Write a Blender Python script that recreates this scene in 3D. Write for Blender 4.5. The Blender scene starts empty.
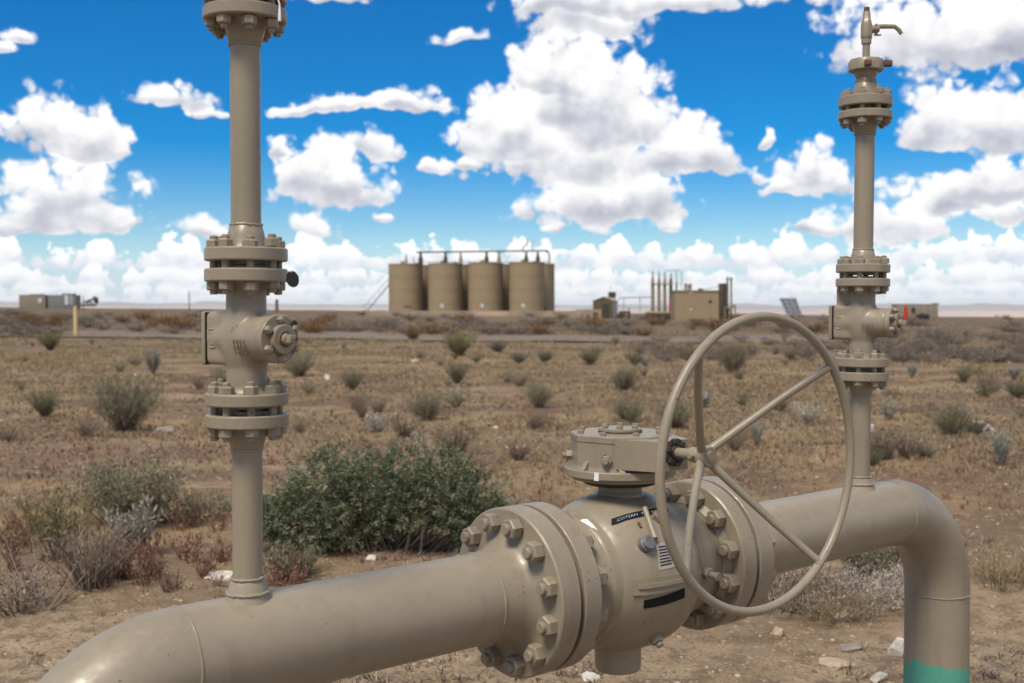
import bpy, bmesh, math, random
import numpy as np
from mathutils import Vector, Matrix
R = math.radians
sc = bpy.context.scene
COL = sc.collection
# ------------------------------------------------------------------ camera
F, HOR, ROLL, CAMH = 1158.0, 307.6, -0.0025, 1.5
PIT = math.atan((341.5 - HOR) / F)
cp, sp = math.cos(PIT), math.sin(PIT)
RT, FW, UP = Vector((1, 0, 0)), Vector((0, cp, -sp)), Vector((0, sp, cp))
cam_d = bpy.data.cameras.new('camera')
cam = bpy.data.objects.new('camera', cam_d)
COL.objects.link(cam)
cr, sr = math.cos(ROLL), math.sin(ROLL)
CX, CY, CZ = cr * RT + sr * UP, -sr * RT + cr * UP, -FW
cam.matrix_world = Matrix(((CX.x, CY.x, CZ.x, 0), (CX.y, CY.y, CZ.y, 0), (CX.z, CY.z, CZ.z, CAMH), (0, 0, 0, 1)))
cam_d.sensor_width = 36
cam_d.lens = F / 1024 * 36
cam_d.clip_start, cam_d.clip_end = 0.05, 80000
cam_d.dof.use_dof = True
cam_d.dof.focus_distance = 2.95
cam_d.dof.aperture_fstop = 5.0
sc.camera = cam
CAM = Vector((0, 0, CAMH))


def ray(px, py):
    u, v = px - 512, py - 341.5
    u, v = u * cr + v * sr, -u * sr + v * cr
    return (FW + RT * (u / F) - UP * (v / F))


def at(px, py, depth):          # the point seen at a pixel, at a given distance in front
    r = ray(px, py)
    return CAM + r * (depth / r.y)


# ------------------------------------------------------------------ light
sc.view_settings.view_transform = 'Standard'
sc.view_settings.look = 'None'
sc.view_settings.exposure = -.06
sc.view_settings.gamma = 1
SUN_AZ, SUN_EL = R(-148), R(58)          # azimuth clockwise from +Y
sd = bpy.data.lights.new('sun', 'SUN')
sd.energy, sd.angle, sd.color = 4.3, R(20), (1, .905, .76)
sun = bpy.data.objects.new('sun', sd)
COL.objects.link(sun)
tosun = Vector((math.sin(SUN_AZ) * math.cos(SUN_EL), math.cos(SUN_AZ) * math.cos(SUN_EL), math.sin(SUN_EL)))
sun.rotation_euler = tosun.to_track_quat('Z', 'Y').to_euler()

world = bpy.data.worlds.new('World')
sc.world = world
world.use_nodes = True
NT = world.node_tree


class G:                                   # tiny node-graph writer
    def __init__(s, nt):
        s.nt, s.N, s.L = nt, nt.nodes, nt.links
        s.N.clear()

    def n(s, t, **kw):
        o = s.N.new(t)
        for k, v in kw.items():
            setattr(o, k, v)
        return o

    def put(s, sock, v):
        if v is None:
            return
        if isinstance(v, bpy.types.NodeSocket):
            s.L.new(v, sock)
        elif isinstance(v, bpy.types.Node):
            s.L.new(v.outputs[0], sock)
        else:
            sock.default_value = v

    def m(s, op, a, b=None, c=None, clamp=False):
        o = s.n('ShaderNodeMath', operation=op, use_clamp=clamp)
        for i, v in enumerate((a, b, c)):
            s.put(o.inputs[i], v)
        return o.outputs[0]

    def v(s, op, a, b=None, c=None):
        o = s.n('ShaderNodeVectorMath', operation=op)
        s.put(o.inputs[0], a); s.put(o.inputs[1], b); s.put(o.inputs[2], c)
        return o.outputs['Value'] if op in ('LENGTH', 'DOT_PRODUCT', 'DISTANCE') else o.outputs[0]

    def noise(s, vec, scale, detail=4, rough=.5, dist=0, dim='3D'):
        o = s.n('ShaderNodeTexNoise', noise_dimensions=dim)
        s.put(o.inputs['Vector'], vec)
        o.inputs['Scale'].default_value = scale
        o.inputs['Detail'].default_value = detail
        o.inputs['Roughness'].default_value = rough
        o.inputs['Distortion'].default_value = dist
        return o.outputs[0]

    def mr(s, x, a, b, c=0., d=1., smooth=True):
        o = s.n('ShaderNodeMapRange', interpolation_type='SMOOTHSTEP' if smooth else 'LINEAR')
        s.put(o.inputs[0], x)
        for i, q in enumerate((a, b, c, d)):
            s.put(o.inputs[1 + i], q)
        return o.outputs[0]

    def mix(s, f, a, b, mode='MIX'):
        o = s.n('ShaderNodeMix', data_type='RGBA', blend_type=mode)
        s.put(o.inputs[0], f)
        s.put(o.inputs[6], a if not isinstance(a, tuple) else (*a, 1)[:4])
        s.put(o.inputs[7], b if not isinstance(b, tuple) else (*b, 1)[:4])
        return o.outputs[2]

    def ramp(s, f, stops):
        o = s.n('ShaderNodeValToRGB')
        s.put(o.inputs[0], f)
        e = o.color_ramp.elements
        while len(e) < len(stops):
            e.new(.5)
        for k, (p, c) in zip(e, stops):
            k.position = p
            k.color = (*c, 1)
        return o.outputs[0]


def build_sky():
    g = G(NT)
    geo = g.n('ShaderNodeTexCoord')
    D = geo.outputs['Generated']
    sky = g.n('ShaderNodeTexSky', sky_type='NISHITA', sun_disc=False, sun_elevation=SUN_EL, sun_rotation=SUN_AZ)
    sky.altitude, sky.air_density, sky.dust_density, sky.ozone_density = 1500, 1.0, .6, 2.2
    hs = g.n('ShaderNodeHueSaturation')
    hs.inputs['Hue'].default_value = .506
    hs.inputs['Saturation'].default_value = 1.80
    hs.inputs['Value'].default_value = 1.0
    g.put(hs.inputs['Color'], sky)
    blue = g.v('SCALE', hs.outputs[0]); blue.node.inputs['Scale'].default_value = .120
    sx = g.n('ShaderNodeSeparateXYZ'); g.put(sx.inputs[0], D)
    az = g.m('ARCTAN2', sx.outputs[0], sx.outputs[1])
    el = g.m('ARCSINE', sx.outputs[2])
    cb = g.n('ShaderNodeCombineXYZ')
    g.put(cb.inputs[0], az); g.put(cb.inputs[1], el)
    P0 = cb.outputs[0]
    # warp so that edges billow
    wn = g.n('ShaderNodeTexNoise'); g.put(wn.inputs['Vector'], P0)
    wn.inputs['Scale'].default_value = 22; wn.inputs['Detail'].default_value = 3
    wv = g.v('SUBTRACT', wn.outputs['Color'], (.5, .5, .5))
    P = g.v('MULTIPLY_ADD', wv, (.045, .030, 0), P0)
    blobs = [  # pixel centre x, base y, half width, height
        (60, 138, 84, 58), (100, 152, 56, 34), (72, 208, 96, 74), (112, 232, 64, 28), (20, 230, 58, 30),
        (168, 102, 66, 22), (206, 114, 26, 10), (22, 44, 36, 19), (8, 56, 24, 9),
        (208, 229, 38, 20), (335, 195, 86, 56), (320, 180, 50, 60), (376, 150, 34, 32), (282, 150, 17, 20), (360, 109, 100, 18), (300, 112, 46, 10), (415, 106, 46, 24),
        (318, 229, 46, 24), (392, 223, 22, 13), (458, 46, 56, 14), (330, 8, 60, 10),
        (590, 166, 170, 70), (612, 118, 80, 112), (570, 110, 60, 80), (500, 140, 66, 74), (695, 165, 54, 52), (585, 28, 84, 60), (548, 84, 54, 60), (660, 14, 210, 34),
        (600, 213, 118, 50), (620, 206, 70, 62), (435, 170, 24, 20), (470, 165, 14, 12), (598, 230, 30, 16), (665, 229, 26, 22), (550, 229, 17, 9), 
        (930, 52, 150, 100), (1030, 52, 90, 80), (988, 138, 112, 66), (925, 139, 42, 60), (815, 180, 52, 48), (775, 189, 32, 13), (752, 179, 22, 18),
        (890, 229, 98, 58), (950, 204, 44, 36), (815, 231, 26, 16), (1005, 189, 74, 46), (1010, 215, 38, 34), (768, 150, 6, 22),
    ]
    W = None; S = None
    for (cx, by, w, h) in blobs:
        a0 = math.atan((cx - 512) / F)
        e0 = (HOR - by) / F * math.cos(a0)
        k = math.cos(a0) ** 2
        ex, ey = F / (w * k), F / h
        q = g.v('MULTIPLY_ADD', P, (ex, ey, 0), (-a0 * ex, -e0 * ey, 0))
        q = g.v('MINIMUM', q, g.v('MULTIPLY', q, (1, 3.2, 1)))
        ln = g.v('LENGTH', q)
        wt = g.m('SUBTRACT', 1, ln, clamp=True)
        W = wt if W is None else g.m('ADD', W, wt)
        sq = g.v('SCALE', q); g.put(sq.node.inputs['Scale'], wt)
        S = sq if S is None else g.v('ADD', S, sq)
    ss = g.n('ShaderNodeSeparateXYZ'); g.put(ss.inputs[0], S)
    hgt = g.m('DIVIDE', ss.outputs[1], g.m('ADD', W, .02))
    # rest of the sky: the same kind of broken cumulus, laid out by noise
    zz = g.m('ADD', g.m('MAXIMUM', sx.outputs[2], 0.), .16)
    pl = g.v('SCALE', D); g.put(pl.node.inputs['Scale'], g.m('DIVIDE', 1., zz))
    nb = g.noise(pl, 1.15, 2, .45)
    cover = g.mr(nb, .42, .68, 0., 1.0)
    offx = g.mr(g.m('ABSOLUTE', az), .45, .62)
    offy = g.mr(el, .27, .40)
    off = g.m('MAXIMUM', offx, offy)
    Wt = g.m('MULTIPLY_ADD', cover, off, W)
    # detail
    n1 = g.noise(P0, 36, 7, .58)
    na = g.noise(P0, 30, 4, .5)
    nbl = g.noise(g.v('ADD', P0, (-.007, .0095, 0)), 30, 4, .5)
    n2 = g.noise(g.v('MULTIPLY', P0, (1., 1.5, 1.)), 105, 5, .64)
    rel = g.m('SUBTRACT', na, nbl)
    def puffs(scale):
        vo = g.n('ShaderNodeTexVoronoi', feature='F1', voronoi_dimensions='2D')
        g.put(vo.inputs['Vector'], PW); vo.inputs['Scale'].default_value = scale
        vo.inputs['Randomness'].default_value = 1
        return vo.outputs['Distance']
    wn2 = g.n('ShaderNodeTexNoise'); g.put(wn2.inputs['Vector'], P0)
    wn2.inputs['Scale'].default_value = 90; wn2.inputs['Detail'].default_value = 3
    PW = g.v('MULTIPLY_ADD', g.v('SUBTRACT', wn2.outputs['Color'], (.5, .5, .5)), (.016, .014, 0), P0)
    v1 = puffs(46.); v2 = puffs(105.)
    pf = g.m('MULTIPLY_ADD', g.m('SUBTRACT', .42, v1), .62, g.m('MULTIPLY', g.m('SUBTRACT', .42, v2), .34))
    gate = g.mr(Wt, .0, .22, .12, 1.)
    f = g.m('ADD', Wt, g.m('MULTIPLY', g.m('SUBTRACT', n1, .5), .62))
    f = g.m('MULTIPLY_ADD', g.m('SUBTRACT', n2, .5), .22, f)
    f = g.m('MULTIPLY_ADD', pf, gate, f)
    alpha = g.mr(f, .17, .52)
    # light on the clouds: white tops, grey bases
    lit = g.m('MULTIPLY_ADD', rel, 1.35, g.mr(hgt, -.12, .38, .40, .98))
    lit = g.m('ADD', lit, g.mr(f, .3, 1.6, .16, -.15))
    lit = g.m('MULTIPLY_ADD', pf, .42, lit)
    offl = g.m('MULTIPLY_ADD', rel, 1.5, .72)
    mx = g.n('ShaderNodeMix', data_type='FLOAT'); g.put(mx.inputs[0], off); g.put(mx.inputs[2], lit); g.put(mx.inputs[3], offl)
    ccol = g.ramp(mx.outputs[0], [(0, (.44, .465, .55)), (.42, (.66, .68, .75)), (.78, (.96, .96, .985)), (1, (1.10, 1.10, 1.09))])
    haze = g.mr(el, .0, .070, .55, 0.)
    sk = g.mix(haze, blue, (.44, .68, 1.05))
    out = sk
    # rows of small far cumulus along the horizon, flat based, all round
    for i, (bpx, hpx, fr, thr) in enumerate(((304, 13, 60, .30), (296, 18, 44, .30), (285, 25, 31, .31), (268, 33, 20, .33))):
        cx_ = g.n('ShaderNodeCombineXYZ'); g.put(cx_.inputs[0], az); cx_.inputs[1].default_value = 3.7 * i + 1
        nt_ = g.noise(cx_.outputs[0], fr, 3, .55)
        base = (HOR - bpx) / F; hh = hpx / F
        top = g.m('MULTIPLY_ADD', g.m('SUBTRACT', nt_, thr), hh * 4.2, base)
        top = g.m('MULTIPLY_ADD', g.m('SUBTRACT', n2, .5), hh * .6, top)
        top = g.m('MULTIPLY_ADD', pf, hh * 1.1, top)
        bs = g.m('MULTIPLY_ADD', g.m('SUBTRACT', n1, .5), hh * .8, base)
        al = g.m('MULTIPLY', g.mr(g.m('SUBTRACT', top, el), 0., hh * .16), g.mr(g.m('SUBTRACT', el, bs), -hh * .15, hh * .10))
        li = g.m('MULTIPLY_ADD', pf, .5, g.mr(g.m('SUBTRACT', el, bs), 0., hh * .75, .50, 1.02))
        col = g.ramp(li, [(0, (.58, .65, .80)), (.42, (.78, .83, .93)), (.72, (1.08, 1.08, 1.09)), (1, (1.2, 1.19, 1.17))])
        out = g.mix(g.m('MULTIPLY', al, (.66, .82, .93, .98)[i]), out, col)
    out = g.mix(alpha, out, ccol)
    low = g.mix(g.mr(el, -.05, -.004), (.22, .18, .14), out)
    bg = g.n('ShaderNodeBackground')
    g.put(bg.inputs[0], low)
    bg.inputs[1].default_value = 1.0
    wo = g.n('ShaderNodeOutputWorld')
    g.L.new(bg.outputs[0], wo.inputs[0])


build_sky()
world.cycles.sampling_method = 'MANUAL'
world.cycles.sample_map_resolution = 512
sc.cycles.use_denoising = True
sc.cycles.use_adaptive_sampling = True
sc.cycles.max_bounces = 6
sc.cycles.diffuse_bounces = 3
sc.cycles.volume_bounces = 1

# ------------------------------------------------------------------ helpers
def tag(o, label=None, cat=None, group=None, kind=None):
    if label: o['label'] = label
    if cat: o['category'] = cat
    if group: o['group'] = group
    if kind: o['kind'] = kind
    return o


WM = {}                                    # world matrices, kept by hand


def link(name, data, parent=None, M=None):
    o = bpy.data.objects.new(name, data)
    COL.objects.link(o)
    M = M if M is not None else Matrix.Identity(4)
    WM[o.name] = M
    if parent is not None:
        o.parent = parent
        o.matrix_local = WM[parent.name].inverted() @ M
    else:
        o.matrix_local = M
    return o


def empty(name, loc, rz=0):
    o = link(name, None, None, Matrix.Translation(loc) @ Matrix.Rotation(rz, 4, 'Z'))
    o.empty_display_size = .1
    return o


class MB:                                  # collects shapes into one mesh
    def __init__(s):
        s.V, s.Fc, s.mi = [], [], []

    def add(s, vs, fs, M=None, mi=0):
        b = len(s.V)
        for v in vs:
            s.V.append(tuple(M @ Vector(v)) if M is not None else tuple(v))
        for f in fs:
            s.Fc.append(tuple(b + i for i in f)); s.mi.append(mi)
        return s

    def box(s, sx, sy, sz, M=None, mi=0, bev=0):
        x, y, z = sx / 2, sy / 2, sz / 2
        if not bev:
            vs = [(a, b, c) for a in (-x, x) for b in (-y, y) for c in (-z, z)]
            fs = [(0, 1, 3, 2), (4, 6, 7, 5), (0, 4, 5, 1), (2, 3, 7, 6), (0, 2, 6, 4), (1, 5, 7, 3)]
            return s.add(vs, fs, M, mi)
        bm = bmesh.new()
        bmesh.ops.create_cube(bm, size=1, matrix=Matrix.Diagonal((sx, sy, sz, 1)))
        bmesh.ops.bevel(bm, geom=bm.edges[:], offset=bev, segments=3, affect='EDGES', profile=.5)
        s.add([v.co.copy() for v in bm.verts], [[v.index for v in f.verts] for f in bm.faces], M, mi)
        bm.free()
        return s

    def lathe(s, prof, M=None, n=48, mi=0, a0=0.0):   # prof (z, r) about local z
        vs, fs, rows = [], [], []
        for z, r in prof:
            if r < 1e-6:
                rows.append([len(vs)] * n); vs.append((0, 0, z))
            else:
                rows.append(list(range(len(vs), len(vs) + n)))
                vs += [(r * math.cos(a0 + 2 * math.pi * k / n), r * math.sin(a0 + 2 * math.pi * k / n), z) for k in range(n)]
        for a, b in zip(rows[:-1], rows[1:]):
            for k in range(n):
                q = [a[k], a[(k + 1) % n], b[(k + 1) % n], b[k]]
                q2 = []
                for i in q:
                    if i not in q2: q2.append(i)
                if len(q2) > 2: fs.append(q2)
        return s.add(vs, fs, M, mi)

    def cyl(s, r, z0, z1, M=None, n=24, ch=0, mi=0, a0=0.0):
        if ch:
            return s.lathe([(z0, 0), (z0, r - ch), (z0 + ch, r), (z1 - ch, r), (z1, r - ch), (z1, 0)], M, n, mi, a0)
        return s.lathe([(z0, 0), (z0, r), (z1, r), (z1, 0)], M, n, mi, a0)

    def hexnut(s, af, h, M=None, mi=0):
        r = af / math.sqrt(3)
        return s.lathe([(0, 0), (0, r), (h * .84, r), (h, r * .86), (h, 0)], M, 6, mi)

    def tube(s, pts, rad, n=12, closed=False, caps=True, mi=0, M=None):
        pts = [Vector(p) for p in pts]
        m = len(pts)
        rad = rad if isinstance(rad, (list, tuple)) else [rad] * m
        T = []
        for i in range(m):
            a = pts[(i - 1) % m] if (closed or i > 0) else pts[i]
            b = pts[(i + 1) % m] if (closed or i < m - 1) else pts[i]
            T.append((b - a).normalized())
        ref = Vector((0, 0, 1)) if abs(T[0].z) < .9 else Vector((1, 0, 0))
        nn = (ref - ref.dot(T[0]) * T[0]).normalized()
        vs, fs = [], []
        for i in range(m):
            nn = (nn - nn.dot(T[i]) * T[i]).normalized()
            bb = T[i].cross(nn)
            for k in range(n):
                a = 2 * math.pi * k / n
                vs.append(pts[i] + rad[i] * (math.cos(a) * nn + math.sin(a) * bb))
        for i in range(m if closed else m - 1):
            j = (i + 1) % m
            for k in range(n):
                fs.append((i * n + k, i * n + (k + 1) % n, j * n + (k + 1) % n, j * n + k))
        if caps and not closed:
            fs.append(tuple(range(n - 1, -1, -1)))
            fs.append(tuple((m - 1) * n + k for k in range(n)))
        return s.add(vs, fs, M, mi)

    def prism(s, poly, z0, z1, M=None, mi=0):        # polygon in xy, extruded in z
        n = len(poly)
        vs = [(x, y, z0) for x, y in poly] + [(x, y, z1) for x, y in poly]
        fs = [tuple(range(n - 1, -1, -1)), tuple(range(n, 2 * n))]
        fs += [(k, (k + 1) % n, n + (k + 1) % n, n + k) for k in range(n)]
        return s.add(vs, fs, M, mi)

    def mesh(s, name, mats, sharp=32):
        me = bpy.data.meshes.new(name)
        bm = bmesh.new()
        vv = [bm.verts.new(v) for v in s.V]
        for f, i in zip(s.Fc, s.mi):
            try:
                q = bm.faces.new([vv[k] for k in f]); q.material_index = i; q.smooth = True
            except ValueError:
                pass
        bmesh.ops.recalc_face_normals(bm, faces=bm.faces[:])
        lim = R(sharp)
        for e in bm.edges:
            if len(e.link_faces) == 2 and e.calc_face_angle(0) > lim:
                e.smooth = False
        bm.to_mesh(me); bm.free()
        for m in (mats if isinstance(mats, (list, tuple)) else [mats]):
            me.materials.append(m)
        return me

    def build(s, name, mats, parent=None, M=None, sharp=32):
        """vertices are given in the frame M; the object sits at M"""
        return link(name, s.mesh(name, mats, sharp), parent, M)


def frameM(o, x, y, z):
    return Matrix(((x.x, y.x, z.x, o.x), (x.y, y.y, z.y, o.y), (x.z, y.z, z.z, o.z), (0, 0, 0, 1)))


def zframe(o, z, up=Vector((0, 0, 1))):
    z = z.normalized()
    if abs(z.dot(up)) > .95: up = Vector((0, 1, 0))
    x = up.cross(z).normalized()
    return frameM(o, x, z.cross(x), z)


def T(x, y, z): return Matrix.Translation((x, y, z))
def RZ(a): return Matrix.Rotation(a, 4, 'Z')
def RX(a): return Matrix.Rotation(a, 4, 'X')
def RY(a): return Matrix.Rotation(a, 4, 'Y')


# ------------------------------------------------------------------ materials
def mat(name):
    m = bpy.data.materials.new(name)
    m.use_nodes = True
    g = G(m.node_tree)
    b = g.n('ShaderNodeBsdfPrincipled')
    o = g.n('ShaderNodeOutputMaterial')
    g.L.new(b.outputs[0], o.inputs[0])
    return m, g, b


def plain(name, col, rough=.6, var=.12, scale=8, metal=0, bump=.0, spec=.5):
    m, g, b = mat(name)
    tc = g.n('ShaderNodeTexCoord').outputs['Object']
    n = g.noise(tc, scale, 5, .6)
    c = g.mix(g.mr(n, .3, .7), tuple(k * (1 - var) for k in col), tuple(min(1, k * (1 + var)) for k in col))
    g.put(b.inputs['Base Color'], c)
    b.inputs['Roughness'].default_value = rough
    b.inputs['Metallic'].default_value = metal
    b.inputs['Specular IOR Level'].default_value = spec
    if bump:
        bp = g.n('ShaderNodeBump'); bp.inputs['Strength'].default_value = bump; bp.inputs['Distance'].default_value = .01
        g.put(bp.inputs['Height'], n); g.L.new(bp.outputs[0], b.inputs['Normal'])
    return m


PAINT = (.272, .229, .162)


def paint(name, col, rust=.0, rough=.36):
    m, g, b = mat(name)
    tc = g.n('ShaderNodeNewGeometry').outputs['Position']
    big = g.noise(tc, 3.0, 4, .6)
    fine = g.noise(tc, 60, 4, .65)
    streak = g.noise(g.v('MULTIPLY', tc, (30, 30, 2.2)), 1, 4, .6)
    c = g.mix(g.mr(big, .3, .7), tuple(k * .93 for k in col), tuple(k * 1.06 for k in col))
    c = g.mix(g.m('MULTIPLY', g.mr(streak, .50, .74), .42), c, tuple(k * q for k, q in zip(col, (.74, .70, .64))))
    c = g.mix(g.m('MULTIPLY', g.mr(fine, .54, .72), .15), c, (.40, .35, .27))
    # chips and rust freckles
    ch = g.noise(tc, 95, 3, .5)
    chl = g.noise(tc, 9, 2, .5)
    k = g.m('MULTIPLY', g.mr(ch, .70 - rust * .1, .74 - rust * .1), g.mr(chl, .50 - rust * .2, .64))
    c = g.mix(g.m('MULTIPLY', k, .8), c, (.13, .055, .025))
    g.put(b.inputs['Base Color'], c)
    g.put(b.inputs['Roughness'], g.mr(fine, .3, .75, rough - .07, rough + .16))
    b.inputs['Specular IOR Level'].default_value = .45
    bp = g.n('ShaderNodeBump'); bp.inputs['Strength'].default_value = .10; bp.inputs['Distance'].default_value = .004
    g.put(bp.inputs['Height'], g.m('ADD', g.m('MULTIPLY', fine, .5), g.noise(tc, 22, 2, .5)))
    g.L.new(bp.outputs[0], b.inputs['Normal'])
    return m


M_paint = paint('tan_pipe_paint', PAINT)
M_cast = paint('tan_cast_paint', tuple(k * .97 for k in PAINT), .38, .34)
M_bolt = paint('tan_bolt_paint', tuple(k * .93 for k in PAINT), .6, .42)
M_wheel = paint('tan_wheel_paint', PAINT, .5, .36)
M_teal = paint('teal_primer', (.070, .285, .205), 0, .5)
M_rust = plain('rusty_iron', (.13, .065, .035), .85, .35, 60, 0, .5)
M_dark = plain('black_grease', (.040, .028, .020), .5, .4, 90, 0, .8)
M_black = plain('black_label', (.008, .008, .009), .7, .15, 40, 0, 0, .2)
M_rubber = plain('black_rubber_tag', (.022, .022, .024), .6, .2, 300, 0, .3)
M_steel = plain('bare_steel', (.33, .31, .29), .45, .2, 60, .6)
M_greyzinc = plain('grey_zinc', (.16, .155, .165), .55, .2, 80, .2)
M_red = plain('red_plastic', (.55, .035, .02), .5, .1, 50)
M_white = plain('plain_white', (.75, .74, .71), .45, .08, 60)
M_paper = plain('grey_sticker', (.36, .335, .29), .5, .08, 60)
M_ink = plain('pale_ink', (.28, .40, .55), .6, .1, 60)
M_tank = plain('tank_tan', (.295, .220, .124), .7, .03, .5)
M_tankroof = plain('tank_roof_tan', (.33, .26, .18), .7, .1, 1.0)
M_brown = plain('dark_brown_steel', (.055, .040, .030), .7, .2, 2)
M_far = plain('field_pipe_tan', (.27, .205, .12), .65, .1, 2)
M_shedw = plain('shed_wall', (.115, .088, .052), .7, .08, 2)
M_shedl = plain('shed_side', (.50, .46, .40), .7, .08, 2)
M_stack = plain('dark_stack', (.075, .052, .036), .6, .1, 2)
M_panel = plain('solar_cell', (.10, .105, .12), .25, .1, 1)
M_grey = plain('grey_frame', (.30, .31, .33), .5, .1, 2)
M_cont = plain('beige_container', (.25, .205, .145), .7, .1, 1)
M_cont2 = plain('grey_green_container', (.19, .19, .165), .7, .1, 1)
M_yellow = plain('pale_yellow_post', (.60, .46, .20), .6, .08, 5)
M_wallc = plain('containment_tan', (.33, .255, .175), .8, .12, .6)
M_wallp = plain('containment_pink', (.47, .33, .25), .8, .1, .6)
M_sign = plain('white_sign', (.55, .57, .58), .5, .05, 3)
M_blk2 = plain('black_opening', (.02, .02, .022), .7, .1, 3)


def tinted(name, stops, rough=.8, trans=.25, attr='tint'):
    m, g, b = mat(name)
    a = g.n('ShaderNodeAttribute', attribute_name=attr)
    oi = g.n('ShaderNodeObjectInfo')
    c = g.ramp(a.outputs['Fac'], stops)
    f = g.mr(oi.outputs['Random'], 0, 1, .82, 1.16, False)
    vs = g.v('SCALE', c); g.put(vs.node.inputs['Scale'], f)
    g.put(b.inputs['Base Color'], vs)
    b.inputs['Roughness'].default_value = rough
    b.inputs['Specular IOR Level'].default_value = .2
    if trans:
        tr = g.n('ShaderNodeBsdfTranslucent'); g.put(tr.inputs[0], vs)
        ms = g.n('ShaderNodeMixShader'); ms.inputs[0].default_value = trans
        g.L.new(b.outputs[0], ms.inputs[1]); g.L.new(tr.outputs[0], ms.inputs[2])
        out = [n for n in g.N if n.type == 'OUTPUT_MATERIAL'][0]
        g.L.new(ms.outputs[0], out.inputs[0])
    return m


L_green = tinted('saltbush_leaf', [(0, (0.07, 0.088, 0.044)), (0.35, (0.16, 0.188, 0.1)), (0.7, (0.26, 0.29, 0.17)), (1, (0.43, 0.45, 0.31))])
L_tuft = tinted('tuft_leaf', [(0, (.090, .092, .052)), (.5, (.170, .168, .100)), (1, (.27, .26, .165))])
L_olive = tinted('rabbitbrush_leaf', [(0, (0.13, 0.118, 0.07)), (0.5, (0.235, 0.215, 0.13)), (1, (0.36, 0.33, 0.21))])
L_lime = tinted('yellow_green_leaf', [(0, (0.13, 0.12, 0.05)), (0.5, (0.22, 0.205, 0.095)), (1, (0.34, 0.31, 0.16))])
L_sage = tinted('silver_sage_leaf', [(0, (0.24, 0.23, 0.175)), (0.5, (0.39, 0.37, 0.295)), (1, (0.58, 0.55, 0.46))])
L_dry = tinted('dry_twig', [(0, (0.11, 0.078, 0.055)), (0.5, (0.21, 0.155, 0.112)), (1, (0.38, 0.31, 0.24))], .9, .0)
L_greytwig = tinted('bleached_twig', [(0, (.20, .17, .14)), (.5, (.30, .26, .22)), (1, (.46, .42, .36))], .9, .0)
L_red = tinted('red_weed', [(0, (0.16, 0.083, 0.062)), (0.5, (0.29, 0.155, 0.115)), (1, (0.42, 0.28, 0.2))])
L_straw = tinted('straw_grass', [(0, (0.225, 0.165, 0.088)), (0.5, (0.375, 0.285, 0.16)), (1, (0.53, 0.43, 0.26))])
L_brush = tinted('grey_sagebrush', [(0, (0.13, 0.107, 0.088)), (0.5, (0.195, 0.165, 0.135)), (1, (0.29, 0.25, 0.2))])
L_grey = tinted('lavender_grey_twig', [(0, (0.2, 0.155, 0.125)), (0.5, (0.36, 0.305, 0.255)), (1, (0.58, 0.52, 0.44))], .9, .1)
L_orange = tinted('rusty_orange_leaf', [(0, (.11, .055, .020)), (.5, (.20, .105, .035)), (1, (.30, .18, .07))])


def rockmat(name, a, b_, sc_=6):
    m, g, b = mat(name)
    tc = g.n('ShaderNodeTexCoord').outputs['Object']
    n = g.noise(tc, sc_ * 3, 6, .65)
    n2 = g.noise(tc, sc_ * 14, 4, .6)
    c = g.mix(g.mr(n, .35, .65), a, b_)
    c = g.mix(g.m('MULTIPLY', g.mr(n2, .5, .7), .5), c, tuple(k * .7 for k in a))
    g.put(b.inputs['Base Color'], c)
    b.inputs['Roughness'].default_value = .9
    bp = g.n('ShaderNodeBump'); bp.inputs['Strength'].default_value = .6; bp.inputs['Distance'].default_value = .01
    g.put(bp.inputs['Height'], g.m('ADD', n, g.m('MULTIPLY', n2, .4)))
    g.L.new(bp.outputs[0], b.inputs['Normal'])
    return m


K_white = rockmat('white_stone', (.50, .45, .38), (.66, .61, .53))
K_tan = rockmat('tan_stone', (.36, .27, .18), (.46, .37, .26))
K_grey = rockmat('grey_stone', (.20, .165, .14), (.29, .24, .20))


# ------------------------------------------------------------------ terrain
rng = np.random.default_rng(7)
_tab = rng.random((256, 256))


def vnoise(x, y):
    x = np.asarray(x, float); y = np.asarray(y, float)
    xi, yi = np.floor(x).astype(int), np.floor(y).astype(int)
    fx, fy = x - xi, y - yi
    fx, fy = fx * fx * (3 - 2 * fx), fy * fy * (3 - 2 * fy)
    t = lambda a, b: _tab[a & 255, b & 255]
    return (t(xi, yi) * (1 - fx) + t(xi + 1, yi) * fx) * (1 - fy) + (t(xi, yi + 1) * (1 - fx) + t(xi + 1, yi + 1) * fx) * fy


def fbm(x, y, o=4):
    s, a, k = 0, .5, 1
    for i in range(o):
        s = s + a * vnoise(np.asarray(x) * k + 17 * i, np.asarray(y) * k + 31 * i); a *= .5; k *= 2.03
    return s


def sstep(a, b, x):
    t = np.clip((x - a) / (b - a), 0, 1)
    return t * t * (3 - 2 * t)


MOUNDS = [(4.2, 11.3, 1.5, .13), (-.85, 7.3, 1.1, .08), (-2.6, 6.2, .8, .06), (1.9, 6.9, .9, .04), (-2.9, 8.2, .8, .08)]


def hgt(x, y):
    x = np.asarray(x, float); y = np.asarray(y, float)
    d = np.hypot(x, y)
    r = sstep(8, 165, d)
    z = r * (.2 - .0125 * x)
    z = z + (fbm(x * .055, y * .055, 3) - .44) * 1.1 * sstep(15, 90, d) * (1 - sstep(140, 300, d) * .6)
    near = 1 - sstep(40, 90, d)
    z = z + near * ((fbm(x * .8 + 5, y * .8, 3) - .44) * .10 + (fbm(x * 4.5, y * 4.5 + 9, 3) - .44) * .036 + (fbm(x * 15 + 4, y * 15, 2) - .38) * .022 * (1 - sstep(9, 16, d)))
    for mx, my, mr_, mh in MOUNDS:
        z = z + mh * np.exp(-((x - mx) ** 2 + (y - my) ** 2) / mr_ ** 2)
    z = z - sstep(330, 900, d) * 22
    return z


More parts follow.
